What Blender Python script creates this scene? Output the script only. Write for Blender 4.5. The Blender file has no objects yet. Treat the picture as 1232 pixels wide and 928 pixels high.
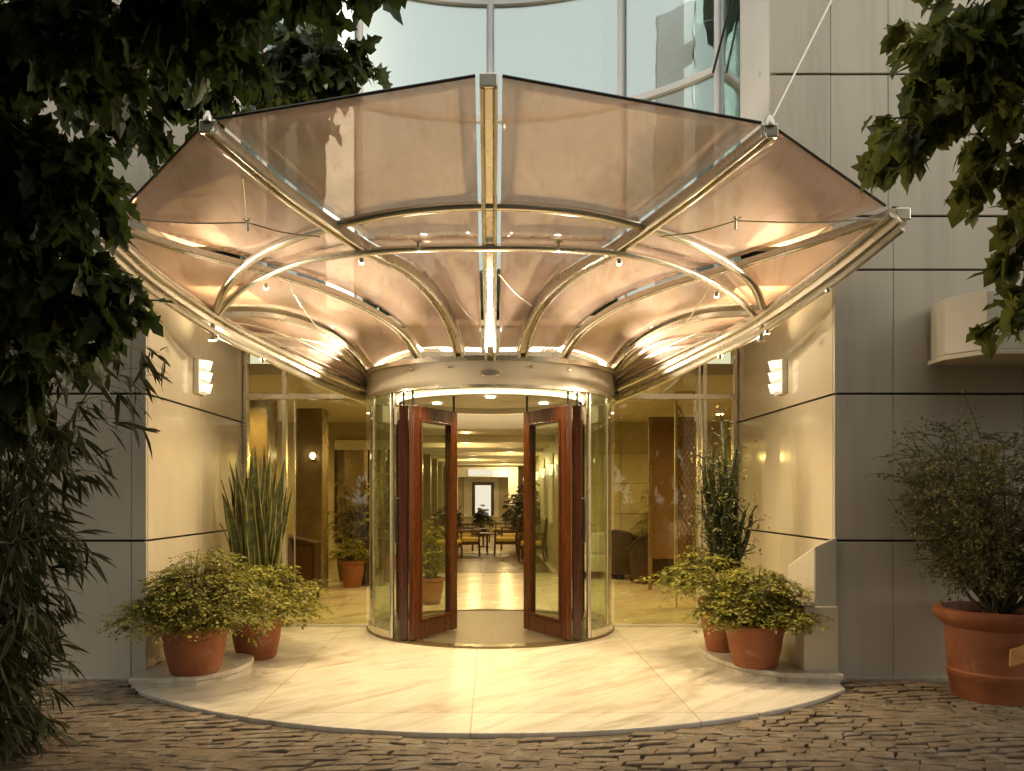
import bpy, math, random
import numpy as np
from mathutils import Vector, Matrix
random.seed(7); rng = np.random.default_rng(7)
R = math.radians
sc = bpy.context.scene
COL = sc.collection
EYE, VX, VY, F = 1.45, 590.0, 597.0, 1000.0
def P(ix, iy, d):            # survey of the photo: bearing, height angle and distance -> metres
    return Vector(((ix - VX) / F * d, d, EYE + (VY - iy) / F * d))

# ------------------------------------------------------------------ node helpers
def new_mat(name):
    m = bpy.data.materials.new(name); m.use_nodes = True
    nt = m.node_tree; nt.nodes.clear()
    out = nt.nodes.new('ShaderNodeOutputMaterial')
    return m, nt, out
def nd(nt, t, **kw):
    n = nt.nodes.new(t)
    for k, v in kw.items():
        if k in n.inputs.keys(): n.inputs[k].default_value = v
        else: setattr(n, k, v)
    return n
def coords(nt, scale=(1, 1, 1), rot=(0, 0, 0), kind='Object'):
    tc = nt.nodes.new('ShaderNodeTexCoord'); mp = nt.nodes.new('ShaderNodeMapping')
    mp.inputs['Scale'].default_value = scale; mp.inputs['Rotation'].default_value = rot
    if kind == 'World':
        g = nt.nodes.new('ShaderNodeNewGeometry'); nt.links.new(g.outputs['Position'], mp.inputs['Vector'])
    else: nt.links.new(tc.outputs[kind], mp.inputs['Vector'])
    return mp.outputs['Vector']
def ramp(nt, fac, stops):
    r = nt.nodes.new('ShaderNodeValToRGB'); e = r.color_ramp.elements
    while len(e) > 1: e.remove(e[-1])
    e[0].position = stops[0][0]; e[0].color = (*stops[0][1], 1)
    for p, c in stops[1:]:
        x = e.new(p); x.color = (*c, 1)
    nt.links.new(fac, r.inputs['Fac']); return r.outputs['Color']
def noise(nt, vec, scale=5, detail=4, rough=.55, dist=0):
    n = nd(nt, 'ShaderNodeTexNoise', Scale=scale, Detail=detail, Roughness=rough, Distortion=dist)
    nt.links.new(vec, n.inputs['Vector']); return n.outputs['Fac']
def bump(nt, height, strength, dist=.01):
    b = nd(nt, 'ShaderNodeBump', Strength=strength, Distance=dist)
    nt.links.new(height, b.inputs['Height']); return b.outputs['Normal']
def noisy(name, c1, c2, rough=.5, scale=4, metallic=0, bumps=0, stretch=(1, 1, 1), coat=0, spec=.5, rvar=.08, bscale=40):
    m, nt, out = new_mat(name)
    b = nd(nt, 'ShaderNodeBsdfPrincipled', Metallic=metallic)
    b.inputs['Coat Weight'].default_value = coat; b.inputs['Coat Roughness'].default_value = .08
    b.inputs['Specular IOR Level'].default_value = spec
    v = coords(nt, stretch, kind='World')
    n = noise(nt, v, scale, 5)
    nt.links.new(ramp(nt, n, [(.3, c1), (.7, c2)]), b.inputs['Base Color'])
    mr = nd(nt, 'ShaderNodeMapRange'); mr.inputs[1].default_value = .3; mr.inputs[2].default_value = .7
    mr.inputs[3].default_value = max(.02, rough - rvar); mr.inputs[4].default_value = rough + rvar
    nt.links.new(noise(nt, v, scale * 2.3, 3), mr.inputs[0]); nt.links.new(mr.outputs[0], b.inputs['Roughness'])
    if bumps: nt.links.new(bump(nt, noise(nt, v, bscale, 3), bumps), b.inputs['Normal'])
    nt.links.new(b.outputs[0], out.inputs['Surface']); return m
def emit(name, col, s):
    m, nt, out = new_mat(name); e = nd(nt, 'ShaderNodeEmission', Strength=s); e.inputs['Color'].default_value = (*col, 1)
    nt.links.new(e.outputs[0], out.inputs['Surface']); return m
def grazing(nt, p=4.5):
    lw = nd(nt, 'ShaderNodeLayerWeight', Blend=.5); pw = nd(nt, 'ShaderNodeMath', operation='POWER'); pw.inputs[1].default_value = p
    nt.links.new(lw.outputs['Facing'], pw.inputs[0]); return pw.outputs[0]
def glass(name, tint, base=.06, rough=.02, mirror=1.0, refl=(1, 1, 1), wav=0):
    m, nt, out = new_mat(name)
    t = nt.nodes.new('ShaderNodeBsdfTransparent'); t.inputs['Color'].default_value = (*tint, 1)
    g = nd(nt, 'ShaderNodeBsdfGlossy', Roughness=rough); g.inputs['Color'].default_value = (*refl, 1)
    mr = nd(nt, 'ShaderNodeMapRange'); mr.inputs[3].default_value = base; mr.inputs[4].default_value = mirror
    nt.links.new(grazing(nt), mr.inputs[0])
    if wav:
        nt.links.new(bump(nt, noise(nt, coords(nt, kind='World'), 1.3, 2), wav, .05), g.inputs['Normal'])
    mx = nt.nodes.new('ShaderNodeMixShader'); nt.links.new(mr.outputs[0], mx.inputs[0])
    nt.links.new(t.outputs[0], mx.inputs[1]); nt.links.new(g.outputs[0], mx.inputs[2])
    nt.links.new(mx.outputs[0], out.inputs['Surface']); return m
def leafmat(name, c1, c2, c3, trans=.3, rough=.45, scale=5):
    m, nt, out = new_mat(name)
    b = nd(nt, 'ShaderNodeBsdfPrincipled', Roughness=rough); b.inputs['Specular IOR Level'].default_value = .35
    v = coords(nt, kind='World'); n = noise(nt, v, scale, 6, .7)
    c = ramp(nt, n, [(.32, c1), (.5, c2), (.68, c3)])
    t = nt.nodes.new('ShaderNodeBsdfTranslucent'); mx = nd(nt, 'ShaderNodeMixShader', Fac=trans)
    nt.links.new(c, b.inputs['Base Color']); nt.links.new(c, t.inputs['Color'])
    nt.links.new(b.outputs[0], mx.inputs[1]); nt.links.new(t.outputs[0], mx.inputs[2])
    nt.links.new(mx.outputs[0], out.inputs['Surface']); return m

M = {}
def marble(name, tile, joints=True, rough=.30, tint=1.0):
    m, nt, out = new_mat(name)
    b = nd(nt, 'ShaderNodeBsdfPrincipled', Roughness=rough)
    v = coords(nt, (1, 1, 1), kind='World'); v0 = coords(nt, (1, 1, 1), (0, 0, R(-48)), kind='World'); m2_ = nt.nodes.new('ShaderNodeMapping'); m2_.inputs['Scale'].default_value = (.45, 2.6, 1); nt.links.new(v0, m2_.inputs['Vector']); vs = m2_.outputs['Vector']
    vein = noise(nt, vs, 1.25, 8, .62, 1.4)
    fine = noise(nt, vs, 6.5, 6, .6, .8)
    k = tint
    c1 = ramp(nt, vein, [(.28, (.40 * k, .325 * k, .225 * k)), (.40, (.60 * k, .525 * k, .415 * k)), (.52, (.71 * k, .645 * k, .535 * k)), (.75, (.65 * k, .585 * k, .475 * k))])
    c2 = ramp(nt, fine, [(.3, (.80, .76, .69)), (.55, (1, 1, 1))])
    mx = nd(nt, 'ShaderNodeMix', data_type='RGBA', blend_type='MULTIPLY'); mx.inputs[0].default_value = .8
    nt.links.new(c1, mx.inputs[6]); nt.links.new(c2, mx.inputs[7])
    col = mx.outputs[2]
    if joints:
        br = nd(nt, 'ShaderNodeTexBrick', Scale=1.0); br.offset = .0
        br.inputs['Brick Width'].default_value = tile; br.inputs['Row Height'].default_value = tile
        br.inputs['Mortar Size'].default_value = .005; br.inputs['Mortar Smooth'].default_value = .3
        br.inputs['Color1'].default_value = (1, 1, 1, 1); br.inputs['Color2'].default_value = (.88, .86, .82, 1); br.inputs['Mortar'].default_value = (.56, .50, .41, 1)
        mp = coords(nt, (1, 1, 1), kind='World'); mp.node.inputs['Location'].default_value = (.12, .35, 0)
        nt.links.new(mp, br.inputs['Vector'])
        m2 = nd(nt, 'ShaderNodeMix', data_type='RGBA', blend_type='MULTIPLY'); m2.inputs[0].default_value = 1
        nt.links.new(col, m2.inputs[6]); nt.links.new(br.outputs['Color'], m2.inputs[7]); col = m2.outputs[2]
    nt.links.new(col, b.inputs['Base Color'])
    mr = nd(nt, 'ShaderNodeMapRange'); mr.inputs[3].default_value = rough - .05; mr.inputs[4].default_value = rough + .14
    nt.links.new(noise(nt, v, 2.2, 5), mr.inputs[0]); nt.links.new(mr.outputs[0], b.inputs['Roughness'])
    nt.links.new(b.outputs[0], out.inputs['Surface']); return m
M['marble'] = marble('marble', 1.45)
M['step'] = marble('step_marble', 1, False, .25, .85)
M['lobby_floor'] = marble('lobby_marble', .9, True, .2, 1.0)
M['cobble'] = noisy('cobble', (.13, .095, .06), (.26, .19, .12), .75, 7, 0, .5, rvar=.1, bscale=55)
M['grout'] = noisy('grout', (.05, .04, .03), (.085, .068, .05), .95, 9)
M['sand'] = noisy('joint_sand', (.095, .07, .045), (.15, .115, .075), .95, 14, 0, .3)
M['panel'] = noisy('panel', (.50, .44, .335), (.575, .515, .40), .42, 1.1, 0, .03, (1, 1, .35))
M['polished'] = noisy('polished_stone', (.55, .46, .32), (.65, .56, .40), .085, 2.0, 0, .015, (1, 1, .5), rvar=.03, bscale=3)
def worn(m, col, amt, stretch, scale, lo, hi):
    nt = m.node_tree; b = next(n for n in nt.nodes if n.type == 'BSDF_PRINCIPLED'); src = b.inputs['Base Color'].links[0].from_socket
    f = noise(nt, coords(nt, stretch, kind='World'), scale, 7, .65, .4)
    mr = nd(nt, 'ShaderNodeMapRange'); mr.inputs[1].default_value = lo; mr.inputs[2].default_value = hi; mr.inputs[4].default_value = amt
    nt.links.new(f, mr.inputs[0]); mx = nd(nt, 'ShaderNodeMix', data_type='RGBA'); mx.inputs[7].default_value = (*col, 1)
    nt.links.new(mr.outputs[0], mx.inputs[0]); nt.links.new(src, mx.inputs[6]); nt.links.new(mx.outputs[2], b.inputs['Base Color'])
worn(M['panel'], (.24, .21, .165), .55, (2.2, 2.2, .16), 2.2, .5, .85)
worn(M['cobble'], (.28, .235, .17), .75, (1, 1, 1), 5.5, .52, .62); worn(M['cobble'], (.06, .046, .034), .7, (1, 1, 1), 4.2, .54, .66)
M['gap'] = noisy('joint_gap', (.012, .011, .01), (.02, .018, .016), .9, 9)
M['pilaster'] = noisy('pilaster_metal', (.62, .63, .63), (.70, .71, .71), .35, 1.2)
M['steel'] = noisy('steel', (.76, .70, .56), (.84, .78, .66), .24, 1.2, .85, 0, rvar=.05)
M['brass'] = noisy('champagne_metal', (.72, .66, .53), (.79, .73, .60), .28, 1.2, .75, 0, rvar=.06)
M['band'] = noisy('band_metal', (.64, .57, .45), (.72, .65, .53), .42, 1.6, .08, .03, rvar=.08)
M['alu'] = noisy('white_aluminium', (.66, .68, .69), (.74, .76, .77), .35, 2)
M['bronze'] = noisy('dark_bronze', (.16, .12, .065), (.24, .18, .10), .32, 2, .8)
M['wood_dark'] = noisy('dark_mahogany', (.020, .0055, .002), (.042, .011, .0035), .25, 2, 0, .02, (9, 9, .6), coat=.2)
M['white'] = noisy('cream_paint', (.68, .64, .54), (.76, .72, .62), .5, 2)
M['ceil'] = noisy('ceiling_paint', (.60, .54, .41), (.68, .62, .48), .45, 2)
M['lobby_wall'] = noisy('lobby_wall', (.42, .36, .21), (.52, .45, .28), .35, 1.5, 0, .02)
M['brown_stone'] = noisy('brown_stone', (.17, .12, .065), (.25, .185, .105), .3, 3)
M['wood'] = noisy('mahogany', (.050, .0125, .003), (.088, .0235, .0055), .26, 2, 0, .02, (9, 9, .6), coat=.2)
M['darkwood'] = noisy('dark_wood', (.028, .012, .006), (.06, .026, .012), .35, 3, 0, .05, (10, 10, 1))
M['midwood'] = noisy('chair_wood', (.055, .022, .009), (.10, .042, .017), .35, 4, 0, .03, (8, 8, 1))
M['wicker'] = noisy('wicker', (.02, .009, .005), (.055, .022, .011), .5, 40, 0, .8, (1, 1, 2.5), bscale=90)
M['cushion'] = noisy('cushion', (.50, .36, .08), (.60, .45, .13), .8, 12, 0, .1)
M['terracotta'] = noisy('terracotta', (.21, .062, .020), (.33, .108, .036), .62, 5, 0, .12, rvar=.1)
worn(M['terracotta'], (.42, .27, .17), .7, (1, 1, 1.6), 6, .56, .8); worn(M['terracotta'], (.09, .035, .015), .6, (1, 1, 1), 3.5, .52, .8)
worn(M['marble'], (.36, .29, .2), .35, (1, 1, 1), 3.2, .58, .85)
M['darkpot'] = noisy('dark_pot', (.03, .022, .018), (.06, .045, .032), .4, 5)
M['soil'] = noisy('soil', (.02, .014, .009), (.05, .035, .022), .95, 30, 0, .8)
M['bark'] = noisy('bark', (.03, .02, .013), (.08, .058, .038), .9, 9, 0, .8, (3, 3, 1))
M['twig'] = noisy('twig', (.04, .03, .015), (.09, .065, .03), .8, 12)
M['culm'] = noisy('bamboo_culm', (.06, .07, .02), (.12, .11, .035), .45, 6, 0, .1, (4, 4, 1))
M['mat'] = noisy('granite_mat', (.05, .037, .022), (.15, .11, .068), .42, 45, 0, .2)
M['rug'] = noisy('inlaid_floor', (.03, .015, .007), (.17, .105, .05), .3, 2.6, stretch=(1, 3, 1))
M['black'] = noisy('black_metal', (.012, .011, .010), (.025, .022, .02), .4, 6)
M['olive'] = noisy('olive_paint', (.20, .20, .11), (.26, .26, .15), .6, 2)
M['lattice'] = noisy('rattan_screen', (.16, .075, .025), (.25, .13, .045), .5, 30, 0, .6, bscale=70)
M['room'] = noisy('room_wall', (.45, .48, .46), (.53, .56, .53), .8, 1)
M['blind'] = noisy('pale_blind', (.66, .72, .71), (.73, .78, .77), .7, 1.2)
M['paper'] = noisy('card', (.40, .17, .04), (.52, .26, .07), .6, 9)
M['g_facade'] = glass('facade_glass', (.87, .85, .68), .05)
M['g_drum'] = glass('drum_glass', (.87, .92, .82), .06)
M['g_upper'] = glass('upper_glass', (.78, .86, .82), .43, .015, 1.0, (.90, .98, .97), wav=.10)
M['g_mirror'] = glass('mirror', (.2, .2, .18), .8, .02)
M['lampface'] = emit('sconce_glow', (1, .86, .55), 1.8)
M['strip'] = emit('led_strip', (1, .82, .52), 26)
M['line'] = emit('added_line_glow', (1, .84, .58), 7)  # glow for tubes added in place of bright reflections
M['soffit_glow'] = emit('added_soffit_glow', (1, .82, .50), 7)  # for the ring added to brighten the drum soffit
M['down'] = emit('downlight_glow', (1, .86, .56), 22)
M['endlit'] = emit('hall_end_glow', (1, .90, .66), .9)
# canopy glass: rose tinted, lightly sandblasted
def canopy_glass():
    m, nt, out = new_mat('rose_canopy_glass')
    v = coords(nt, kind='World')
    t = nt.nodes.new('ShaderNodeBsdfTransparent'); t.inputs['Color'].default_value = (.97, .84, .73, 1)
    d = nd(nt, 'ShaderNodeBsdfDiffuse'); tr = nt.nodes.new('ShaderNodeBsdfTranslucent')
    c = ramp(nt, noise(nt, v, 1.2, 6, .6, 1.0), [(.3, (.83, .65, .54)), (.65, (.88, .72, .61))])
    st = ramp(nt, noise(nt, coords(nt, (2.2, 1.0, .5), (0, 0, 0), kind='World'), 1.5, 8, .62, 1.5), [(.50, (1, 1, 1)), (.60, (.80, .72, .64)), (.72, (.66, .54, .44))])
    sm = nd(nt, 'ShaderNodeMix', data_type='RGBA', blend_type='MULTIPLY'); sm.inputs[0].default_value = .55
    nt.links.new(c, sm.inputs[6]); nt.links.new(st, sm.inputs[7]); c = sm.outputs[2]
    nt.links.new(c, d.inputs['Color']); nt.links.new(c, tr.inputs['Color'])
    dm = nd(nt, 'ShaderNodeMixShader', Fac=.45); nt.links.new(d.outputs[0], dm.inputs[1]); nt.links.new(tr.outputs[0], dm.inputs[2])
    mr = nd(nt, 'ShaderNodeMapRange'); mr.inputs[1].default_value = .35; mr.inputs[2].default_value = .7
    mr.inputs[3].default_value = .44; mr.inputs[4].default_value = .55
    nt.links.new(noise(nt, coords(nt, (1, 1, 2.5), kind='World'), .9, 4, .5, .6), mr.inputs[0])
    m1 = nt.nodes.new('ShaderNodeMixShader'); nt.links.new(mr.outputs[0], m1.inputs[0])
    nt.links.new(t.outputs[0], m1.inputs[1]); nt.links.new(dm.outputs[0], m1.inputs[2])
    g = nd(nt, 'ShaderNodeBsdfGlossy', Roughness=.025); g.inputs['Color'].default_value = (1, .9, .82, 1)
    nt.links.new(bump(nt, noise(nt, v, 1.2, 1), .05, .05), g.inputs['Normal'])
    m2r = nd(nt, 'ShaderNodeMapRange'); m2r.inputs[3].default_value = .13; m2r.inputs[4].default_value = .85
    nt.links.new(grazing(nt, 4), m2r.inputs[0])
    m2 = nt.nodes.new('ShaderNodeMixShader'); nt.links.new(m2r.outputs[0], m2.inputs[0])
    nt.links.new(m1.outputs[0], m2.inputs[1]); nt.links.new(g.outputs[0], m2.inputs[2])
    nt.links.new(m2.outputs[0], out.inputs['Surface']); return m
M['canopy'] = canopy_glass()
M['leaf_tree'] = leafmat('tree_leaf', (.02, .032, .009), (.042, .062, .014), (.085, .11, .026), .45)
M['leaf_tree2'] = leafmat('olive_tree_leaf', (.075, .09, .018), (.125, .14, .028), (.19, .19, .045), .5)
M['leaf_bamboo'] = leafmat('bamboo_leaf', (.022, .026, .008), (.045, .05, .015), (.09, .085, .026), .25)
M['leaf_fern'] = leafmat('fern_leaf', (.07, .075, .010), (.20, .19, .022), (.40, .34, .05), .35, .5, 9)
M['leaf_shrub'] = leafmat('shrub_leaf', (.075, .070, .02), (.15, .135, .04), (.27, .23, .07), .25, .6, 9)
M['leaf_dark'] = leafmat('dark_green_flesh', (.012, .018, .007), (.028, .034, .012), (.06, .06, .022), .1, .4, 12)
M['leaf_snake'] = leafmat('snake_leaf', (.018, .022, .007), (.042, .045, .014), (.10, .095, .03), .1, .35, 14)
M['leaf_edge'] = leafmat('snake_leaf_edge', (.16, .15, .045), (.22, .20, .06), (.28, .25, .09), .1, .4)

# ------------------------------------------------------------------ mesh builder
ORIGIN = {}
class MB:
    def __init__(s): s.v, s.f, s.m = [], [], []
    def add(s, vs, fs, mi=0):
        b = len(s.v); s.v += [tuple(x) for x in vs]
        for f in fs: s.f.append(tuple(i + b for i in f)); s.m.append(mi)
        return s
    def box(s, a, b, mi=0):
        x0, y0, z0 = a; x1, y1, z1 = b
        return s.add([(x0, y0, z0), (x1, y0, z0), (x1, y1, z0), (x0, y1, z0), (x0, y0, z1), (x1, y0, z1), (x1, y1, z1), (x0, y1, z1)],
                     [(0, 3, 2, 1), (4, 5, 6, 7), (0, 1, 5, 4), (1, 2, 6, 5), (2, 3, 7, 6), (3, 0, 4, 7)], mi)
    def hexa(s, bot, top, mi=0):
        return s.add(list(bot) + list(top), [(0, 3, 2, 1), (4, 5, 6, 7), (0, 1, 5, 4), (1, 2, 6, 5), (2, 3, 7, 6), (3, 0, 4, 7)], mi)
    def beam(s, A, B, w, z0, z1, mi=0):      # upright slab along plan line A-B
        A, B = Vector(A[:2]), Vector(B[:2]); t = (B - A).normalized(); n = Vector((-t.y, t.x)) * w / 2
        q = [A - n, B - n, B + n, A + n]
        return s.hexa([(p.x, p.y, z0) for p in q], [(p.x, p.y, z1) for p in q], mi)
    def tube(s, pts, r, seg=8, closed=False, mi=0, r2=None):
        pts = [Vector(p) for p in pts]; n = len(pts); vs = []; fs = []
        prev = None
        for i, p in enumerate(pts):
            if closed: t = pts[(i + 1) % n] - pts[i - 1]
            else: t = pts[min(i + 1, n - 1)] - pts[max(i - 1, 0)]
            t.normalize()
            if prev is None:
                up = Vector((0, 0, 1)) if abs(t.z) < .9 else Vector((1, 0, 0)); a = t.cross(up).normalized()
            else: a = (prev - t * prev.dot(t)).normalized()
            prev = a; b = t.cross(a)
            rr = r if r2 is None else r + (r2 - r) * i / (n - 1)
            for k in range(seg):
                an = 2 * math.pi * k / seg; vs.append(p + a * rr * math.cos(an) + b * rr * math.sin(an))
        m = n if closed else n - 1
        for i in range(m):
            j = (i + 1) % n
            for k in range(seg):
                k2 = (k + 1) % seg; fs.append((i * seg + k, i * seg + k2, j * seg + k2, j * seg + k))
        if not closed: fs += [tuple(range(seg))[::-1], tuple((n - 1) * seg + k for k in range(seg))]
        return s.add(vs, fs, mi)
    def sweep(s, pts, prof, mi=0, upv=(0, 0, 1)):   # closed 2D profile (side, up) along a path
        pts = [Vector(p) for p in pts]; n = len(pts); k = len(prof); vs, fs = [], []
        for i, p in enumerate(pts):
            t = (pts[min(i + 1, n - 1)] - pts[max(i - 1, 0)]).normalized()
            a = t.cross(Vector(upv)).normalized(); b = a.cross(t)
            vs += [p + a * x + b * y for x, y in prof]
        for i in range(n - 1):
            for j in range(k):
                j2 = (j + 1) % k; fs.append((i * k + j, i * k + j2, (i + 1) * k + j2, (i + 1) * k + j))
        fs += [tuple(range(k))[::-1], tuple((n - 1) * k + j for j in range(k))]
        return s.add(vs, fs, mi)
    def lathe(s, prof, c=(0, 0, 0), seg=32, mi=0, cap0=True, cap1=True):
        vs, fs = [], []; n = len(prof)
        for r, z in prof:
            for k in range(seg):
                a = 2 * math.pi * k / seg; vs.append((c[0] + r * math.cos(a), c[1] + r * math.sin(a), c[2] + z))
        for i in range(n - 1):
            for k in range(seg):
                k2 = (k + 1) % seg; fs.append((i * seg + k, i * seg + k2, (i + 1) * seg + k2, (i + 1) * seg + k))
        if cap0: fs.append(tuple(range(seg))[::-1])
        if cap1: fs.append(tuple((n - 1) * seg + k for k in range(seg)))
        return s.add(vs, fs, mi)
    def prism(s, poly, z0, z1, mi=0):
        n = len(poly)
        vs = [(x, y, z0) for x, y in poly] + [(x, y, z1) for x, y in poly]
        fs = [tuple(range(n))[::-1], tuple(range(n, 2 * n))] + [(i, (i + 1) % n, n + (i + 1) % n, n + i) for i in range(n)]
        return s.add(vs, fs, mi)
    def arc(s, c, r0, r1, a0, a1, z0, z1, n=32, mi=0):   # curved wall; angle 0 points to the viewer (-Y), + to +X
        pin, pout = [], []
        for i in range(n + 1):
            a = a0 + (a1 - a0) * i / n; sx, sy = math.sin(a), -math.cos(a)
            pin.append((c[0] + r0 * sx, c[1] + r0 * sy)); pout.append((c[0] + r1 * sx, c[1] + r1 * sy))
        vs, fs = [], []
        for a, b in zip(pin, pout): vs += [(*a, z0), (*b, z0), (*b, z1), (*a, z1)]
        for i in range(n):
            o = i * 4; q = o + 4
            for k in range(4):
                k2 = (k + 1) % 4; fs.append((o + k, o + k2, q + k2, q + k))
        if abs(a1 - a0) < 6.28: fs += [(0, 3, 2, 1), (n * 4, n * 4 + 1, n * 4 + 2, n * 4 + 3)]
        return s.add(vs, fs, mi)
    def build(s, name, mat, parent=None, smooth=False, bevel=0, mods=()):
        return link_mesh(name, s.v, s.f, mat, parent, smooth, bevel, s.m)
def link_mesh(name, v, f, mat, parent=None, smooth=False, bevel=0, mi=None):
    me = bpy.data.meshes.new(name)
    root = parent
    o0 = Vector((0, 0, 0))
    if parent is not None: o0 = ORIGIN.get(parent.name, Vector((0, 0, 0)))
    if len(o0) and o0.length > 0: v = (np.array(v, dtype=float) - np.array(o0)).tolist()
    me.from_pydata(v, [], f)
    mats = mat if isinstance(mat, (list, tuple)) else [mat]
    for m in mats: me.materials.append(m)
    if mi is not None and len(mats) > 1: me.polygons.foreach_set('material_index', mi)
    me.update()
    bm_fix = not getattr(link_mesh, 'skip', False)
    if bm_fix and len(f) < 60000:
        import bmesh
        bm = bmesh.new(); bm.from_mesh(me); bmesh.ops.recalc_face_normals(bm, faces=bm.faces); bm.to_mesh(me); bm.free()
    if smooth:
        me.polygons.foreach_set('use_smooth', [True] * len(me.polygons))
        try: me.set_sharp_from_angle(angle=R(40))
        except Exception: pass
    ob = bpy.data.objects.new(name, me); COL.objects.link(ob)
    if parent is not None:
        ob.parent = parent; ORIGIN[ob.name] = o0
    if bevel:
        b = ob.modifiers.new('edge', 'BEVEL'); b.width = bevel; b.segments = 2; b.limit_method = 'ANGLE'; b.angle_limit = R(40)
    return ob
def tag(o, label, cat, group=None):
    o['label'] = label; o['category'] = cat; o['kind'] = 'thing'
    if group: o['group'] = group
    return o
def thing(name, label, cat, loc=(0, 0, 0), group=None):
    o = bpy.data.objects.new(name, None); COL.objects.link(o); o.location = loc; o.empty_display_size = .1
    ORIGIN[o.name] = Vector(loc); return tag(o, label, cat, group)
def structure(o, kind='structure'): o['kind'] = kind; return o
def copy_tree(o, parent=None):
    c = o.copy(); COL.objects.link(c)
    if parent is not None: c.parent = parent
    for ch in list(o.children): copy_tree(ch, c)
    return c
WARM = (1.0, .74, .37)
def lamp(kind, loc, energy, col=WARM, parent=None, radius=.05, target=None, spot=R(100), blend=.6, size=None, name='lamp_light'):
    l = bpy.data.lights.new(name, kind); l.energy = energy; l.color = col
    if kind in ('POINT', 'SPOT'): l.shadow_soft_size = radius
    if kind == 'SPOT': l.spot_size = spot; l.spot_blend = blend
    if kind == 'AREA':
        l.shape = 'RECTANGLE'; l.size, l.size_y = size
    o = bpy.data.objects.new(name, l); COL.objects.link(o); o.location = loc
    if target is not None:
        o.rotation_euler = (Vector(target) - Vector(loc)).to_track_quat('-Z', 'Y').to_euler()
    if parent is not None:
        o.location = Vector(loc) - ORIGIN.get(parent.name, Vector((0, 0, 0))); o.parent = parent
    return o
def smooth_path(ctrl, n=40):       # Catmull-Rom
    p = [Vector(c) for c in ctrl]; p = [p[0] * 2 - p[1]] + p + [p[-1] * 2 - p[-2]]; out = []
    segs = len(p) - 3
    for i in range(n + 1):
        u = i / n * segs; k = min(int(u), segs - 1); t = u - k
        a, b, c, d = p[k:k + 4]
        out.append(.5 * ((2 * b) + (c - a) * t + (2 * a - 5 * b + 4 * c - d) * t * t + (3 * b - a - 3 * c + d) * t ** 3))
    return out
def resample(path, n):
    L = [0]
    for a, b in zip(path, path[1:]): L.append(L[-1] + (b - a).length)
    out = []
    for i in range(n + 1):
        s = L[-1] * i / n; k = 0
        while k < len(L) - 2 and L[k + 1] < s: k += 1
        t = (s - L[k]) / max(1e-9, L[k + 1] - L[k]); out.append(path[k].lerp(path[k + 1], t))
    return out

# ------------------------------------------------------------------ leaves
def half_leaf(outline, fold=.18, droop=.15):
    up = [(x, y, fold * abs(y) - droop * x * x) for x, y in outline]
    mid = [(x, 0, -droop * x * x) for x in (.35, .7)]
    n = len(up)
    vs = up + [(x, -y, z) for x, y, z in up[1:-1]] + mid
    a = list(range(n)); b = [0] + [n + i for i in range(n - 2)] + [n - 1]
    m0, m1 = len(vs) - 2, len(vs) - 1
    return np.array(vs), [tuple(a + [m1, m0]), tuple((b + [m1, m0])[::-1])]
LOBED = half_leaf([(0, 0), (-.04, .26), (.22, .20), (.33, .44), (.50, .20), (.68, .24), (1, 0)])
OVAL = half_leaf([(0, 0), (.22, .21), (.5, .25), (.78, .14), (1, 0)])
LANCE = half_leaf([(0, 0), (.2, .055), (.5, .07), (.8, .04), (1, 0)], .2, .25)
SMALL = (np.array([(0, 0, 0), (.45, .3, .05), (1, 0, -.1), (.45, -.3, .05)]), [(0, 1, 2, 3)])
def leaf_cloud(pos, dirs, sizes, template, twist=.8):
    tv, tf = template; pos = np.array(pos, float); d = np.array(dirs, float); N = len(pos)
    d /= np.linalg.norm(d, axis=1, keepdims=True) + 1e-9
    up = np.tile(np.array([0, 0, 1.0]), (N, 1)) + rng.normal(0, twist, (N, 3))
    y = np.cross(up, d); y /= np.linalg.norm(y, axis=1, keepdims=True) + 1e-9
    z = np.cross(d, y); s = np.array(sizes, float)[:, None, None]
    V = pos[:, None, :] + s * (tv[None, :, 0:1] * d[:, None, :] + tv[None, :, 1:2] * y[:, None, :] + tv[None, :, 2:3] * z[:, None, :])
    k = len(tv); V = V.reshape(-1, 3).tolist(); Fs = []
    for i in range(N):
        o = i * k
        for f in tf: Fs.append(tuple(o + j for j in f))
    return V, Fs
def sprays(clusters, per, leafs, droop=.5, tw=.006, inner=.25, spread=.5):
    """leafy twigs radiating inside ellipsoids: returns leaf positions, directions and the twig mesh"""
    pos, dirs, twm = [], [], MB()
    for (c, r, w) in clusters:
        c = np.array(c); r = np.array(r)
        for _ in range(max(1, int(per * w))):
            u = rng.normal(size=3); u /= np.linalg.norm(u); rad = rng.random() ** .4
            end = c + r * u * rad; start = c + r * u * rad * inner + np.array([0, 0, .15 * r[2]])
            mid = (start + end) / 2 + rng.normal(0, .06, 3) * np.linalg.norm(r) + np.array([0, 0, .12 * r[2]])
            path = [start, mid, end]
            twm.tube([Vector(p) for p in path], tw, 4, r2=tw * .4)
            L = np.linalg.norm(end - start)
            for j in range(leafs):
                t = .25 + .8 * rng.random(); t = min(t, 1)
                p = (1 - t) ** 2 * start + 2 * t * (1 - t) * mid + t * t * end
                dd = (end - start) / (L + 1e-6) * .6 + rng.normal(0, spread, 3) + np.array([0, 0, -droop])
                pos.append(p + rng.normal(0, .015, 3)); dirs.append(dd)
    return pos, dirs, twm

# ================================================================== SETTING
HX = 2.69; FY = 6.5; GY = 9.06            # half width of the porch, plane of the front walls, plane of the glass front
structure(MB().add([(-150, -150, -.05), (150, -150, -.05), (150, 150, -.05), (-150, 150, -.05)], [(0, 1, 2, 3)]).build('ground', M['grout']))
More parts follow.
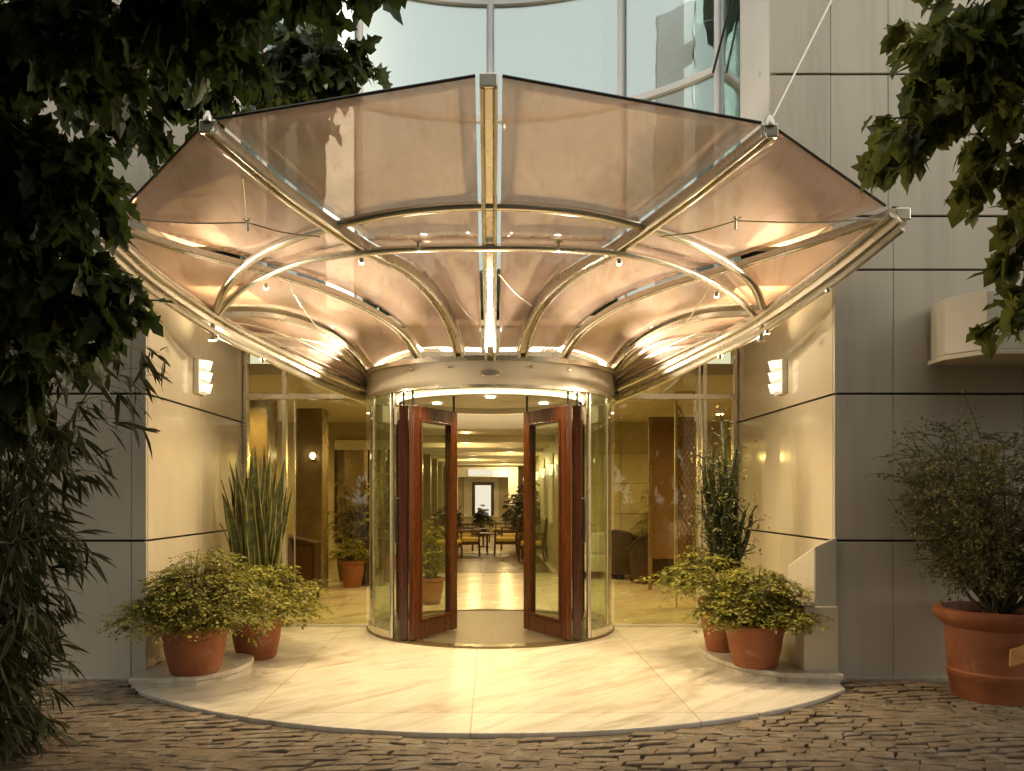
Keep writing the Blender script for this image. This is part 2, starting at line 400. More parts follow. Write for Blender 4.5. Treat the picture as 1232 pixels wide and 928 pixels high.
# cobbled pavement: split stones laid in wavy courses
pc = MB(); PCX, PCY, PR = 0.0, 8.53, 3.55
def in_platform(x, y): return math.hypot(x - PCX, y - PCY) < PR + .05 and abs(x) < 2.72
row = 0; y = 1.2
while y < 6.6:
    x = -6.5 + random.random() * .1
    while x < 6.5:
        l = random.uniform(.09, .22); xc = x + l / 2
        amp = .05 * math.sin(xc * 3.1 + row * .35) + .09 * abs(math.sin(xc * 1.15 + .4))
        yc = y + amp
        h = .017 + random.uniform(-.005, .005); w = .076 * random.uniform(.85, 1.05)
        near = y > 3.2 or abs(x) > 9
        if yc < FY - .07 and not in_platform(xc, yc) and not in_platform(xc, yc + .04) and near:
            sk = .05 * math.cos(xc * 3.1 + row * .35) + random.uniform(-.03, .03)
            cs = [(-l / 2, -w / 2), (l / 2, -w / 2), (l / 2, w / 2), (-l / 2, w / 2)]
            cs = [(a + b * .45 + random.uniform(-.018, .018), b + a * sk * 3.5 + random.uniform(-.012, .012)) for a, b in cs]
            tz = [h + random.uniform(-.005, .005) for _ in cs]
            bot = [(xc + a, yc + b, -.06) for a, b in cs]; mid = [(xc + a * 1.0, yc + b * 1.0, z - .005) for (a, b), z in zip(cs, tz)]
            top = [(xc + a * .94, yc + b * .90, z) for (a, b), z in zip(cs, tz)]
            pc.add(bot + mid + top, [(0, 1, 5, 4), (1, 2, 6, 5), (2, 3, 7, 6), (3, 0, 4, 7), (4, 5, 9, 8), (5, 6, 10, 9), (6, 7, 11, 10), (7, 4, 8, 11), (8, 9, 10, 11)])
        x += l + .001
    y += .075; row += 1
pc.add([(-9, -2, -.003), (9, -2, -.003), (9, 6.49, -.003), (-9, 6.49, -.003)], [(0, 1, 2, 3)], 1)
structure(pc.build('pavement', [M['cobble'], M['sand']]))
# marble forecourt with a rounded front, then the lobby floor
poly = []
a1 = math.asin(2.62 / PR)
for i in range(49):
    a = -a1 + 2 * a1 * i / 48; poly.append((PCX + PR * math.sin(a), PCY - PR * math.cos(a)))
poly += [(2.685, 6.55), (2.685, GY - .02), (-2.685, GY - .02), (-2.685, 6.55)]
structure(MB().prism(poly, -.05, .03).build('forecourt_floor', M['marble'], bevel=.008))
structure(MB().box((-5.5, GY - .016, -.05), (5.5, 30, .03)).build('lobby_floor', M['lobby_floor']))

# ---------------- raised marble slabs under the pots
def slab(name, poly, label):
    t = thing(name, label, 'step', (poly[0][0], poly[0][1], .03))
    cx = sum(p[0] for p in poly) / len(poly); cy = sum(p[1] for p in poly) / len(poly)
    inner = [(cx + (x - cx) * .965, cy + (y - cy) * .965) for x, y in poly]
    MB().prism(inner, .03, .06).build('riser', M['step'], t)
    MB().prism(poly, .0605, .105).build('tread', M['step'], t, bevel=.012)
def rounded(ctrl, n=28): return [(p.x, p.y) for p in smooth_path([(x, y, 0) for x, y in ctrl], n)]
slab('marble_step', [(-2.67, 6.12), (-2.3, 6.17)] + rounded([(-2.2, 6.2), (-2.03, 6.38), (-1.95, 6.68), (-1.99, 7.0), (-2.12, 7.12)], 14) + [(-2.67, 7.16)], 'low rounded marble step under the bushy pot at the left wall')
slab('marble_step', [(2.67, 6.26), (2.67, 7.62), (2.0, 7.62)] + rounded([(1.88, 7.55), (1.84, 7.2), (1.90, 6.82), (2.05, 6.5), (2.2, 6.33)], 14), 'low rounded marble step under two clay pots at the right wall')

# ---------------- clad walls
def clad_front(mb, x0, x1, zs, xs, y, t=.03, g=.0085):
    xs = [x0] + [x for x in xs if x0 < x < x1] + [x1]
    for za, zb in zip(zs, zs[1:]):
        for a, b in zip(xs, xs[1:]):
            j = [random.uniform(-.0025, .0025) for _ in range(4)]; e = g * .25
            mb.hexa([(a + e, y - t + j[0], za + g), (b - e, y - t + j[1], za + g), (b - e, y, za + g), (a + e, y, za + g)], [(a + e, y - t + j[2], zb - g), (b - e, y - t + j[3], zb - g), (b - e, y, zb - g), (a + e, y, zb - g)])
ZL = [0, 1.10, 2.25, 3.22, 3.64, 4.75, 6.05, 7.4, 8.8]
for s, side in ((-1, 'left'), (1, 'right')):
    cx = s * HX
    t = thing('clad_wall', f'grey panelled wall with dark joints, on the {side} of the entrance', 'wall', (s * 5, FY, 0))
    core = MB()
    def bx(a, b, z0, z1, y0, y1): core.box((min(a, b), y0, z0), (max(a, b), y1, z1))
    bx(s * (HX + .03), s * 9, -.05, 3.62, FY + .03, GY + .25); bx(s * (2.19 + .03), s * 9, 3.63, 8.8, FY + .03, 7.3)
    bx(s * 2.72, s * 9, 3.63, 8.8, 7.31, GY + 2)
    core.build('wall_core', M['gap'], t)
    fr = MB()
    lo = [2.81, 3.9, 5.2, 6.6, 8] if s < 0 else [3.15, 4.17, 5.4, 6.8, 8.2]
    up = [2.66, 3.11, 4.1, 5.4, 6.8]
    def front(x0, x1, zs, xs):
        if s > 0: clad_front(fr, x0, x1, zs, xs, FY + .03)
        else: clad_front(fr, -x1, -x0, zs, sorted(-x for x in xs), FY + .03)
    front(HX, 9, ZL[:4], lo)
    front(HX, 9, ZL[3:5], lo); front(2.19, 9, ZL[4:], up)
    fr.build('cladding', M['panel'], t, bevel=.004)
    rt = MB(); ys = [FY + .032, 7.72, GY + .25]
    for za, zb in zip([0, 1.10, 2.25, 3.6], [1.10, 2.25, 3.6]):
        for ya, yb in zip(ys, ys[1:]):
            x0, x1 = sorted((cx, cx + s * .03)); rt.box((x0, ya + .002, za + .008), (x1, yb - .002, zb - .008))
    rt.build('polished_panel', M['polished'], t, bevel=.003)
    sf = MB(); x0, x1 = sorted((s * 2.22, s * 2.72)); sf.box((x0, FY + .035, 3.60), (x1, 7.3, 3.628)); sf.build('soffit', M['panel'], t)
    pl = MB(); x0, x1 = sorted((s * 2.19, s * 2.218)); pl.box((x0, FY + .033, 3.6), (x1, 7.3, 8.8)); pl.build('corner_pilaster', M['pilaster'], t, bevel=.01)
    # skirting at pavement level
    sk = MB(); x0, x1 = sorted((s * (HX + .02), s * 9)); sk.box((x0, FY - .018, -.04), (x1, FY - .002, .035)); sk.build('skirting', M['step'], t)
# stone buttress with a sloping top by the right corner
t = thing('stone_buttress', 'low stone stub with sloping top against the right entrance corner', 'buttress', (2.55, 6.45, .03))
b = MB()
b.add([(2.50, 6.42, .03), (2.68, 6.42, .03), (2.68, 7.0, .03), (2.50, 7.0, .03), (2.50, 6.42, 1.06), (2.68, 6.42, 1.14), (2.68, 7.0, .98), (2.50, 7.0, .86)],
      [(0, 3, 2, 1), (4, 5, 6, 7), (0, 1, 5, 4), (1, 2, 6, 5), (2, 3, 7, 6), (3, 0, 4, 7)])
b.build('upper_block', M['panel'], t, bevel=.012)
MB().box((2.42, 6.405, .03), (2.685, 7.25, .60)).build('base_block', M['polished'], t, bevel=.01)
MB().box((2.40, 6.385, .602), (2.498, 7.27, .64)).build('ledge', M['step'], t, bevel=.008)
# projecting box high on the right wall
t = thing('wall_box', 'projecting grey box with pale underside high on the right wall', 'wall box', (4.2, 6.2, 2.5))
MB().prism([(3.42, 6.465), (3.40, 6.22), (3.56, 5.95), (5.6, 5.95), (5.6, 6.465)], 2.50, 2.93).build('casing', M['panel'], t, bevel=.012)
MB().prism([(3.40, 6.466), (3.38, 6.21), (3.55, 5.935), (5.6, 5.935), (5.6, 6.466)], 2.465, 2.497).build('underside', M['polished'], t, bevel=.004)

# ================================================================== GLASS FRONT
def facade(s, label):
    t = thing('glass_screen', label, 'glass wall', (s * 2, GY, .03))
    ms = [2.66, 2.24] if s < 0 else [2.66, 2.33, 2.27]
    for x in ms:
        w = .045 if x != 2.27 else .03
        MB().box((s * x - w / 2, GY - .05, .03), (s * x + w / 2, GY + .05, 3.27)).build('mullion', M['brass'], t, bevel=.006)
    MB().box((min(s * 1.33, s * 2.68), GY - .065, 2.50), (max(s * 1.33, s * 2.68), GY + .03, 2.56)).build('transom', M['brass'], t, bevel=.006)
    MB().box((min(s * 1.30, s * 2.68), GY - .03, .031), (max(s * 1.30, s * 2.68), GY + .03, .06)).build('threshold', M['brass'], t, bevel=.004)
    edges = sorted([1.33] + ms)
    for a, b in zip(edges, edges[1:]):
        if b - a < .12: continue
        x0, x1 = sorted((s * (a + .02), s * (b - .02)))
        MB().box((x0, GY - .006, .06), (x1, GY + .006, 2.50)).build('pane', M['g_facade'], t)
        MB().box((x0, GY - .006, 2.56), (x1, GY + .006, 3.27)).build('upper_pane', M['g_facade'], t)
    if s < 0:
        MB().box((-2.14, GY - .009, .06), (-2.125, GY + .012, 2.50)).build('glass_joint', M['steel'], t)
    return t
facade(-1, 'full height glass screen left of the revolving door, by the snake plant')
facade(1, 'full height glass screen right of the revolving door, before the wicker armchairs')
t = thing('door_header', 'dark glazed header strip above the revolving door', 'header', (0, GY, 2.56))
MB().box((-1.33, GY - .04, 2.75), (1.33, GY + .04, 3.27)).build('header_panel', M['brass'], t)

# ================================================================== UPPER CONCAVE GLAZING
t = thing('curved_curtain_wall', 'concave reflective glass wall with white mullions above the canopy', 'glass wall', (0, GY, 3.3))
BC, BR = (0, 6.26), 2.8
amax = math.asin(2.19 / BR)
def bpt(a, r=BR): return (BC[0] + r * math.sin(a), BC[1] + r * math.cos(a))
def barc(mb, r0, r1, a0, a1, z0, z1, n=24):
    mb.arc(BC, r0, r1, math.pi - a0, math.pi - a1, z0, z1, n)
mul = [-amax, -math.asin(1.37 / BR), 0, math.asin(1.37 / BR), amax]
for i, (a, b) in enumerate(zip(mul, mul[1:])):
    for z0, z1 in ((3.36, 5.52), (5.59, 6.78), (6.85, 8.8)):
        g = MB(); barc(g, BR - .006, BR + .006, a + .01, b - .01, z0, z1, 12); g.build('glass_pane', M['g_upper'], t, smooth=True)
for a in mul:
    x, y = bpt(a); m = MB(); m.tube([(x, y - .02, 3.36), (x, y - .02, 8.8)], .042, 10); m.build('mullion', M['alu'], t, smooth=True)
for z in (5.555, 6.815):
    m = MB(); barc(m, BR - .05, BR + .03, -amax, amax, z - .03, z + .03, 40); m.build('transom', M['alu'], t)
for s in (-1, 1):
    MB().box((s * 2.2 - .006, 7.32, 3.36), (s * 2.2 + .006, 7.93, 8.8)).build('side_pane', M['g_upper'], t)
    MB().tube([(s * 2.15, 7.35, 5.9), (s * 2.13, 7.95, 5.5)], .012, 6).build('stay_bar', M['black'], t)
# floor slab and the room behind it
sl = MB(); pts = [(bpt(-amax + 2 * amax * i / 24, BR - .06)) for i in range(25)]
sl.prism([(-2.68, 7.32)] + [(-2.2, 7.32)] + pts + [(2.2, 7.32), (2.68, 7.32), (2.68, GY + 2.5), (-2.68, GY + 2.5)], 3.30, 3.355); sl.build('floor_slab', M['panel'], t)
MB().box((-2.69, GY + 2.5, 3.3), (2.69, GY + 2.6, 8.8)).build('back_wall', M['room'], t)
MB().box((-2.69, 7.5, 8.8), (2.69, GY + 2.6, 8.9)).build('ceiling_slab', M['room'], t)
ob = MB(); ob.box((1.62, 9.0, 3.36), (1.86, 9.2, 8.8)); ob.box((.95, 9.7, 3.36), (1.2, 9.95, 8.8))
ob.add([(.9, 9.5, 5.6), (2.3, 9.4, 6.4), (2.3, 9.4, 6.62), (.9, 9.5, 5.82), (.9, 9.62, 5.6), (2.3, 9.52, 6.4), (2.3, 9.52, 6.62), (.9, 9.62, 5.82)], [(0, 1, 2, 3), (4, 7, 6, 5), (0, 4, 5, 1), (3, 2, 6, 7), (0, 3, 7, 4), (1, 5, 6, 2)])
ob.build('olive_frame', M['olive'], t)
for x0, x1 in ((-1.30, -.06), (.06, 1.20)):
    bl = MB(); n = 14
    for i in range(n):
        xa = x0 + (x1 - x0) * i / n; xb = x0 + (x1 - x0) * (i + 1) / n
        ya = 6.26 + math.sqrt(2.95 ** 2 - xa * xa); yb = 6.26 + math.sqrt(2.95 ** 2 - xb * xb)
        bl.hexa([(xa, ya, 3.5), (xb, yb, 3.5), (xb, yb + .01, 3.5), (xa, ya + .01, 3.5)], [(xa, ya, 8.7), (xb, yb, 8.7), (xb, yb + .01, 8.7), (xa, ya + .01, 8.7)])
    bl.build('blind', M['blind'], t)

# ================================================================== CANOPY
can = thing('glass_canopy', 'flared rose glass canopy on golden steel ribs over the entrance', 'canopy', (0, 7.7, 2.75))
C0 = [P(590, 434, 7.72), P(589.5, 360, 6.82), P(589, 297, 6.13), P(588.5, 200, 5.42), P(588, 106, 4.9)]
RIB = {
 'R1': ([P(*c) for c in ((628, 433, 7.76), (637, 400, 7.45), (656, 365, 7.1), (692, 333, 6.65), (745, 303, 6.25))], [P(*c) for c in ((745, 303, 6.25), (835, 238, 5.7), (926, 166, 5.25))]),
 'R2': ([P(*c) for c in ((678, 434, 7.93), (700, 402, 7.6), (743, 372, 7.3), (800, 349, 7.0), (862, 331, 6.7))], [P(*c) for c in ((862, 331, 6.7), (962, 300, 6.3), (1068, 264, 5.92))]),
 'R3': ([P(*c) for c in ((735, 452, 8.7), (757, 426, 8.3), (798, 400, 7.7), (850, 384, 7.2), (912, 380, 6.93))], None),
 'RE': ([P(*c) for c in ((737, 478, 8.98), (800, 450, 8.2), (860, 420, 7.5), (916, 391, 6.91))], [P(*c) for c in ((916, 391, 6.91), (1003, 331, 6.33), (1086, 265, 5.86))]),
 'L1': ([P(*c) for c in ((553, 433, 7.76), (544, 400, 7.45), (525, 365, 7.1), (490, 330, 6.65), (435, 302, 6.25))], [P(*c) for c in ((435, 302, 6.25), (345, 240, 5.7), (250, 161, 5.25))]),
 'L2': ([P(*c) for c in ((503, 434, 7.93), (481, 402, 7.6), (440, 374, 7.3), (385, 350, 7.0), (320, 330, 6.7))], [P(*c) for c in ((320, 330, 6.7), (222, 304, 6.3), (138, 276, 5.95))]),
 'L3': ([P(*c) for c in ((445, 455, 8.7), (424, 427, 8.3), (388, 402, 7.7), (330, 384, 7.2), (262, 382, 6.93))], None),
 'LE': ([P(*c) for c in ((448, 480, 8.98), (385, 455, 8.2), (315, 421, 7.5), (256, 390, 6.95))], [P(*c) for c in ((256, 390, 6.95), (182, 340, 6.40), (120, 285, 5.92))]),
}
def full(k):
    a, b = RIB[k]; return smooth_path(a + (b[1:] if b else []), 48)
def box_prof(w, h, y0=0): return [(-w / 2, y0), (w / 2, y0), (w / 2, y0 + h), (-w / 2, y0 + h)]
def rib(path, w, h, name='rib'):
    m = MB()
    m.sweep(path, [(-w / 2, .01), (-w / 2, h), (w / 2, h), (w / 2, .01), (w * .3, .01), (w * .3, .03), (-w * .3, .03), (-w * .3, .01)])
    for s in (-1, 1):
        q = []
        for i, p in enumerate(path):
            tt = (path[min(i + 1, len(path) - 1)] - path[max(i - 1, 0)]).normalized(); a = tt.cross(Vector((0, 0, 1))).normalized(); q.append(p + a * s * w * .42 + a.cross(tt) * .004)
        m.tube(q, w * .16, 8)
    return m.build(name, M['brass'], can, smooth=True)
cp = smooth_path(C0, 40)
rib(cp, .095, .08, 'centre_rib')
for k in ('R1', 'L1'): rib(full(k), .082, .075)
for k in ('R2', 'L2'): rib(full(k), .056, .05)
for k in ('R3', 'L3'): rib(full(k), .048, .045)
for k in ('RE', 'LE'):
    pth = full(k)
    m = MB(); m.sweep(pth, [(-.05, -.02), (-.05, .10), (.05, .10), (.05, -.02)]); 
    low = [p + Vector((0, 0, -.06)) for p in pth]; m.tube(low, .028, 8)
    s = 1 if k == 'RE' else -1
    m.build('edge_beam', M['brass'], can, smooth=True)
    m = MB(); out = [p + Vector((-s * .075, 0, .035)) for p in pth]; m.tube(out, .026, 8); m.build('edge_rail', M['steel'], can, smooth=True)
# small arched ribs beside the drum
for f in (.25, .52, .78):
    for ka, kb in (('R3', 'RE'), ('L3', 'LE')):
        a_, b_ = resample(smooth_path(RIB[ka][0], 30), 24), resample(smooth_path(RIB[kb][0], 30), 24)
        m = MB(); m.tube([a_[i].lerp(b_[i], min(1, f + .10 * math.sin(math.pi * i / 24))) + Vector((0, 0, -.01)) for i in range(25)], .008, 6); m.build('fine_rib', M['steel'], can, smooth=True)
for pts in (((738, 463, 8.9), (765, 440, 8.45), (805, 420, 7.9), (868, 413, 7.42)), ((739, 470, 9.0), (768, 453, 8.6), (800, 441, 8.2), (832, 433, 7.85)),
            ((737, 457, 8.8), (760, 433, 8.35), (802, 410, 7.8), (890, 398, 7.16)),
            ((443, 464, 8.9), (415, 441, 8.45), (372, 421, 7.9), (305, 413, 7.42)), ((442, 471, 9.0), (412, 454, 8.6), (380, 442, 8.2), (345, 434, 7.85)),
            ((444, 458, 8.8), (420, 434, 8.35), (378, 411, 7.8), (285, 400, 7.16))):
    m = MB(); m.tube(smooth_path([P(*p) for p in pts], 20), .022, 8); m.build('side_rib', M['steel'], can, smooth=True)
ringB = [(254, 390, 6.95), (284, 354, 6.82), (320, 333, 6.7), (370, 314, 6.45), (435, 304, 6.25), (510, 299, 6.15), (588, 298, 6.13), (665, 299, 6.15), (745, 305, 6.25), (805, 318, 6.45), (862, 343, 6.7), (896, 367, 6.84), (917, 393, 6.91)]
MB().tube(smooth_path([P(*c) for c in ringB], 72), .027, 10).build('ring_tube', M['steel'], can, smooth=True)
# glass panels
PV, PF = [], []
def panel(A, B, gA=.03, gB=.03, n=18, m=8, lift=.085, sag=0.0):
    A, B = resample(A, n), resample(B, n); vs, fs = [], []
    for i in range(n + 1):
        w = (B[i] - A[i]).length
        sa = min(.45, gA / max(w, .01)); sb = 1 - min(.45, gB / max(w, .01))
        for j in range(m + 1):
            u = sa + (sb - sa) * j / m; p = A[i].lerp(B[i], u); p = p + Vector((0, 0, lift - sag * 4 * u * (1 - u) * w)); vs.append(p)
    for i in range(n):
        for j in range(m):
            o = i * (m + 1) + j; fs.append((o, o + 1, o + m + 2, o + m + 1))
    nb = len(PV); PV.extend(vs); PF.extend([tuple(i + nb for i in f) for f in fs])
    ob = link_mesh('glass_panel', [tuple(v) for v in vs], fs, M['canopy'], can, smooth=True)
    so = ob.modifiers.new('pane', 'SOLIDIFY'); so.thickness = .012; so.offset = 0
    return vs[::m + 1], vs[m::m + 1]
cin, cout = smooth_path(C0[:3], 20), smooth_path(C0[2:], 20)
rim = MB()
def rimline(a, b): rim.tube([a, a.lerp(b, .5), b], .010, 6)
for s in 'RL':
    i1, o1 = (smooth_path(q, 20) for q in RIB[s + '1']); i2, o2 = (smooth_path(q, 20) for q in RIB[s + '2'])
    i3 = smooth_path(RIB[s + '3'][0], 20); ie, oe = (smooth_path(q, 20) for q in RIB[s + 'E'])
    panel(cin, i1, .085, .05); a, b = panel(cout, o1, .082, .06)
    rimline(a[-1], b[-1])
    panel(i1, i2, .05, .03); a, b = panel(o1, o2, .06, .03); rimline(a[-1], b[-1])
    panel(i2, i3, .03, .02); a, b = panel(o2, oe, .03, .03); rimline(a[-1], b[-1])
    panel(i3, ie, .02, .02, lift=.06)
rim.build('glass_edge_rail', M['black'], can, smooth=True)
from mathutils.bvhtree import BVHTree
GLASS = BVHTree.FromPolygons(PV, PF); EYEP = Vector((0, 0, EYE))
def under_glass(ix, iy, d, gap):        # point on the underside of the panes along a surveyed bearing
    v = (P(ix, iy, 1.0) - EYEP).normalized(); h = GLASS.ray_cast(EYEP, v)
    return (h[0] if h[0] is not None else P(ix, iy, d)) - v * gap
ra = smooth_path([Vector(c) for c in [(260, 374, 6.93), (272, 345, 6.75), (300, 315, 6.5), (345, 290, 6.3), (420, 267, 6.05), (500, 253, 5.88), (588, 248, 5.82), (680, 253, 5.88), (760, 269, 6.05), (832, 292, 6.3), (885, 323, 6.55), (908, 345, 6.72), (917, 370, 6.88)]], 64)
ra = [under_glass(q.x, q.y, q.z, .055) for q in ra]
for _ in range(3): ra = [ra[0]] + [(a + b * 2 + c) / 4 for a, b, c in zip(ra, ra[1:], ra[2:])] + [ra[-1]]
MB().tube(ra, .034, 10).build('ring_tube', M['steel'], can, smooth=True)  # lower ring's reflection in the panes, built as a second solid tube
# tip caps, fittings and wires
for k, q in (('C', C0[-1]), ('R1', RIB['R1'][1][-1]), ('L1', RIB['L1'][1][-1]), ('RE', RIB['RE'][1][-1]), ('LE', RIB['LE'][1][-1])):
    m = MB(); m.box((q.x - .055, q.y - .012, q.z), (q.x + .055, q.y + .03, q.z + .088)); m.build('end_cap', M['brass'], can, bevel=.01)
def spider(p):
    m = MB(); m.tube([p + Vector((0, 0, -.06)), p + Vector((0, 0, .03))], .012, 8)
    for dx, dy in ((.03, .03), (-.03, .03), (.03, -.03), (-.03, -.03)): m.tube([p, p + Vector((dx, dy, .02))], .005, 6)
    m.build('glass_fitting', M['steel'], can, smooth=True)
def wire(a, b, r=.006, sag=.02):
    m = MB(); mid = a.lerp(b, .5) + Vector((0, 0, -sag)); m.tube(smooth_path([a, mid, b], 10), r, 5); m.build('tie_wire', M['steel'], can, smooth=True)
sl_, sr_ = P(298, 268, 5.85), P(885, 266, 5.85)
for p in (sl_, sr_, P(503, 293, 6.1), P(672, 293, 6.1)): spider(p)
wire(P(150, 262, 5.9), sl_); wire(sl_, P(385, 285, 6.0)); wire(P(1060, 263, 5.9), sr_); wire(sr_, P(795, 285, 6.0)); wire(sl_, P(292, 215, 5.5), .004)
wire(P(345, 340, 6.6), P(388, 402, 7.3)); wire(P(855, 345, 6.6), P(815, 400, 7.4)); wire(P(600, 330, 6.4), P(640, 368, 7.0)); wire(P(575, 390, 7.1), P(548, 360, 6.9), .004)
for q in (RIB['RE'][0][-1], RIB['LE'][0][-1]):
    m = MB(); m.tube([q + Vector((0, 0, -.13)), q + Vector((0, 0, .05))], .022, 8); m.lathe([(.035, 0), (.035, .02)], q + Vector((0, 0, -.14)), 12); m.build('foot_bracket', M['brass'], can, smooth=True)
# LED strip behind the rim of the drum head and small floodlights on the ring
MB().arc((0, GY), 1.20, 1.26, R(-88), R(88), 2.735, 2.742, 64).build('light_strip', M['strip'], can)
for a in (-78, -52, -26, 0, 26, 52, 78):
    x, y = 1.45 * math.sin(R(a)), GY - 1.45 * math.cos(R(a))
    lamp('SPOT', (x, y, 2.66 if abs(a) < 60 else 2.60), 135, (1, .84, .63), can, .03, (x * 2.6, GY - (GY - y) * 2.6, 3.45), R(84), 1.0, name='canopy_uplight')
for k in ('RE', 'LE'):
    s = 1 if k == 'RE' else -1
    m = MB(); m.tube([p + Vector((-s * .075, .0, .03)) for p in resample(full(k), 30)[2:28]], .007, 6); m.build('added_glow_line', M['line'], can, smooth=True)  # tubes added to glow where bright reflections run along the canopy sides
for k in ('RE', 'LE'):
    for q in resample(full(k), 12)[6:11:2]:  # lamps added here to spread even light over the panes
        s = 1 if k == 'RE' else -1; q = q + Vector((-s * .05, 0, -.10))
        m = MB(); m.lathe([(.016, 0), (.022, .012), (.022, .03)], q + Vector((0, 0, -.035)), 10); m.build('added_uplight', M['steel'], can, smooth=True)
        lamp('SPOT', q, 190, (1, .83, .60), can, .03, (-q.x * .7, q.y - 1.1, q.z + .9), R(84), .8, name='canopy_uplight')
for ix, iy, d in ((320, 338, 6.7), (435, 307, 6.27), (745, 308, 6.27), (862, 348, 6.7)):
    q = P(ix, iy, d)
    m = MB(); m.lathe([(.018, 0), (.024, .01), (.022, .035), (.010, .045)], q + Vector((0, 0, -.065)), 14); m.build('floodlight', M['brass'], can, smooth=True)
    m = MB(); m.lathe([(.016, 0), (.016, .004)], q + Vector((0, 0, -.07)), 14); m.build('lamp_lens', M['down'], can)
    lamp('SPOT', q + Vector((0, 0, -.09)), 230, (1, .78, .45), can, .05, (q.x * .6, q.y + .75, 0), R(120), .9, name='floor_spot')
# stay rods back to the wall
for s, tip in ((1, RIB['R1'][1][-1]), (-1, RIB['L1'][1][-1])):
    end = Vector((s * 2.99, 6.46, 5.98)); m = MB(); a = tip + Vector((0, 0, .09))
    m.tube([a, end], .008, 8); m.lathe([(.035, -.02), (.035, .01), (.015, .05)], a, 10); m.tube([end + Vector((0, -.05, 0)), end + Vector((0, .02, 0))], .05, 12); m.build('stay_rod', M['brass'], can, smooth=True)

# ================================================================== REVOLVING DOOR
rd = thing('revolving_door', 'round glass revolving door with mahogany leaves folded open', 'door', (0, GY, .03))
DC = (0, GY); RO = 1.33
m = MB(); m.arc(DC, RO - .05, RO + .01, 0, 2 * math.pi, 2.49, 2.71, 96); m.build('header_band', M['band'], rd, smooth=True)
m = MB(); m.arc(DC, RO - .06, RO + .035, 0, 2 * math.pi, 2.711, 2.755, 96); m.arc(DC, RO - .06, RO + .02, 0, 2 * math.pi, 2.462, 2.489, 96); m.build('band_trim', M['steel'], rd, smooth=True)
m = MB(); m.lathe([(.001, 2.50), (1.275, 2.50), (1.275, 2.56), (.001, 2.56)], (0, GY, 0), 64, cap0=False, cap1=False); m.build('drum_ceiling', M['white'], rd)
m = MB(); m.arc(DC, .94, 1.0, 0, 2 * math.pi, 2.44, 2.499, 64); m.build('ceiling_ring', M['band'], rd, smooth=True)
m = MB(); m.arc(DC, 1.003, 1.010, 0, 2 * math.pi, 2.45, 2.485, 64); m.build('added_soffit_ring', M['soffit_glow'], rd)  # glowing ring added to brighten the front soffit, otherwise lit from the floor
m = MB(); m.arc(DC, 1.22, 1.27, R(100), R(260), 2.28, 2.46, 48); m.build('rear_header', M['band'], rd, smooth=True)
m = MB(); m.arc(DC, 1.20, 1.335, 0, 2 * math.pi, .031, .05, 96); m.build('floor_ring', M['bronze'], rd, smooth=True)
m = MB(); m.lathe([(.001, .031), (1.199, .031), (1.199, .040), (.001, .040)], (0, GY, 0), 64, cap0=False, cap1=False); m.build('floor_mat', M['mat'], rd)
for s in (-1, 1):
    for a0, a1 in ((50, 90), (90, 132)):
        m = MB(); m.arc(DC, 1.290, 1.302, s * R(a0 + 1), s * R(a1 - 1), .12, 2.465, 16); m.build('curved_glass', M['g_drum'], rd, smooth=True)
    m = MB(); m.arc(DC, 1.275, 1.325, s * R(49), s * R(133), .0505, .12, 28); m.build('kick_plate', M['brass'], rd, smooth=True)
    for a in (48.5, 68, 90, 133):
        x, y = 1.296 * math.sin(s * R(a)), GY - 1.296 * math.cos(R(a))
        m = MB(); m.tube([(x, y, .05), (x, y, 2.465)], .024 if a in (48.5, 90) else .014, 10); m.build('post', M['steel'], rd, smooth=True)
def door_leaf(A, B, z0=.055, z1=2.33, handle=False, th=.055, wd='wood'):
    A, B = Vector(A), Vector(B); t = (B - A).normalized(); L = (B - A).length; st = .125
    m = MB(); m.beam(A, A + t * st, th, z0, z1); m.beam(B - t * st, B, th, z0, z1)
    m.beam(A + t * (st + .001), B - t * (st + .001), th, z1 - .13, z1); m.beam(A + t * (st + .001), B - t * (st + .001), th, z0, z0 + .17)
    lf = m.build('door_leaf', M[wd], rd, bevel=.008)
    m = MB(); w = .022
    a, b = A + t * (st + .001), B - t * (st + .001); za, zb = z0 + .171, z1 - .131
    m.beam(a, a + t * w, th + .022, za, zb); m.beam(b - t * w, b, th + .022, za, zb); m.beam(a + t * w, b - t * w, th + .022, za, za + w); m.beam(a + t * w, b - t * w, th + .022, zb - w, zb)
    m.build('moulding', M[wd], lf, bevel=.005)
    m = MB(); m.beam(a + t * w, b - t * w, .01, za + w, zb - w); m.build('glass_pane', M['g_drum'], lf)
    n = Vector((-t.y, t.x))
    for e in (A + t * .03, B - t * .03):
        m = MB(); m.tube([(e.x, e.y, z1), (e.x, e.y, 2.498)], .011, 8); m.build('pivot_rod', M['black'], lf)
    if handle:
        h = A + t * .07; q = -n * .07 * handle
        m = MB(); pth = [Vector((h.x, h.y, .98)), Vector((h.x + q.x, h.y + q.y, 1.0)), Vector((h.x + q.x, h.y + q.y, 1.42)), Vector((h.x, h.y, 1.44))]; m.tube(pth, .013, 8); m.build('handle', M['black'], lf, smooth=True)
    return lf
for s in (-1, 1):
    door_leaf((s * .765, 8.02), (s * .37, 8.76))
    door_leaf((s * .838, 8.045), (s * .955, 8.86), handle=s, th=.085, wd='wood_dark')
m = MB(); m.lathe([(.001, 0), (.05, 0), (.062, .008), (.05, .02), (.001, .022)], (0, GY, .03), 28, cap0=False, cap1=False)
e = m.build('emblem', M['steel'], rd, smooth=True); e.rotation_euler = (R(90), 0, 0); e.scale = (1.7, .6, .8); e.location = (0, -RO - .008, 2.565)
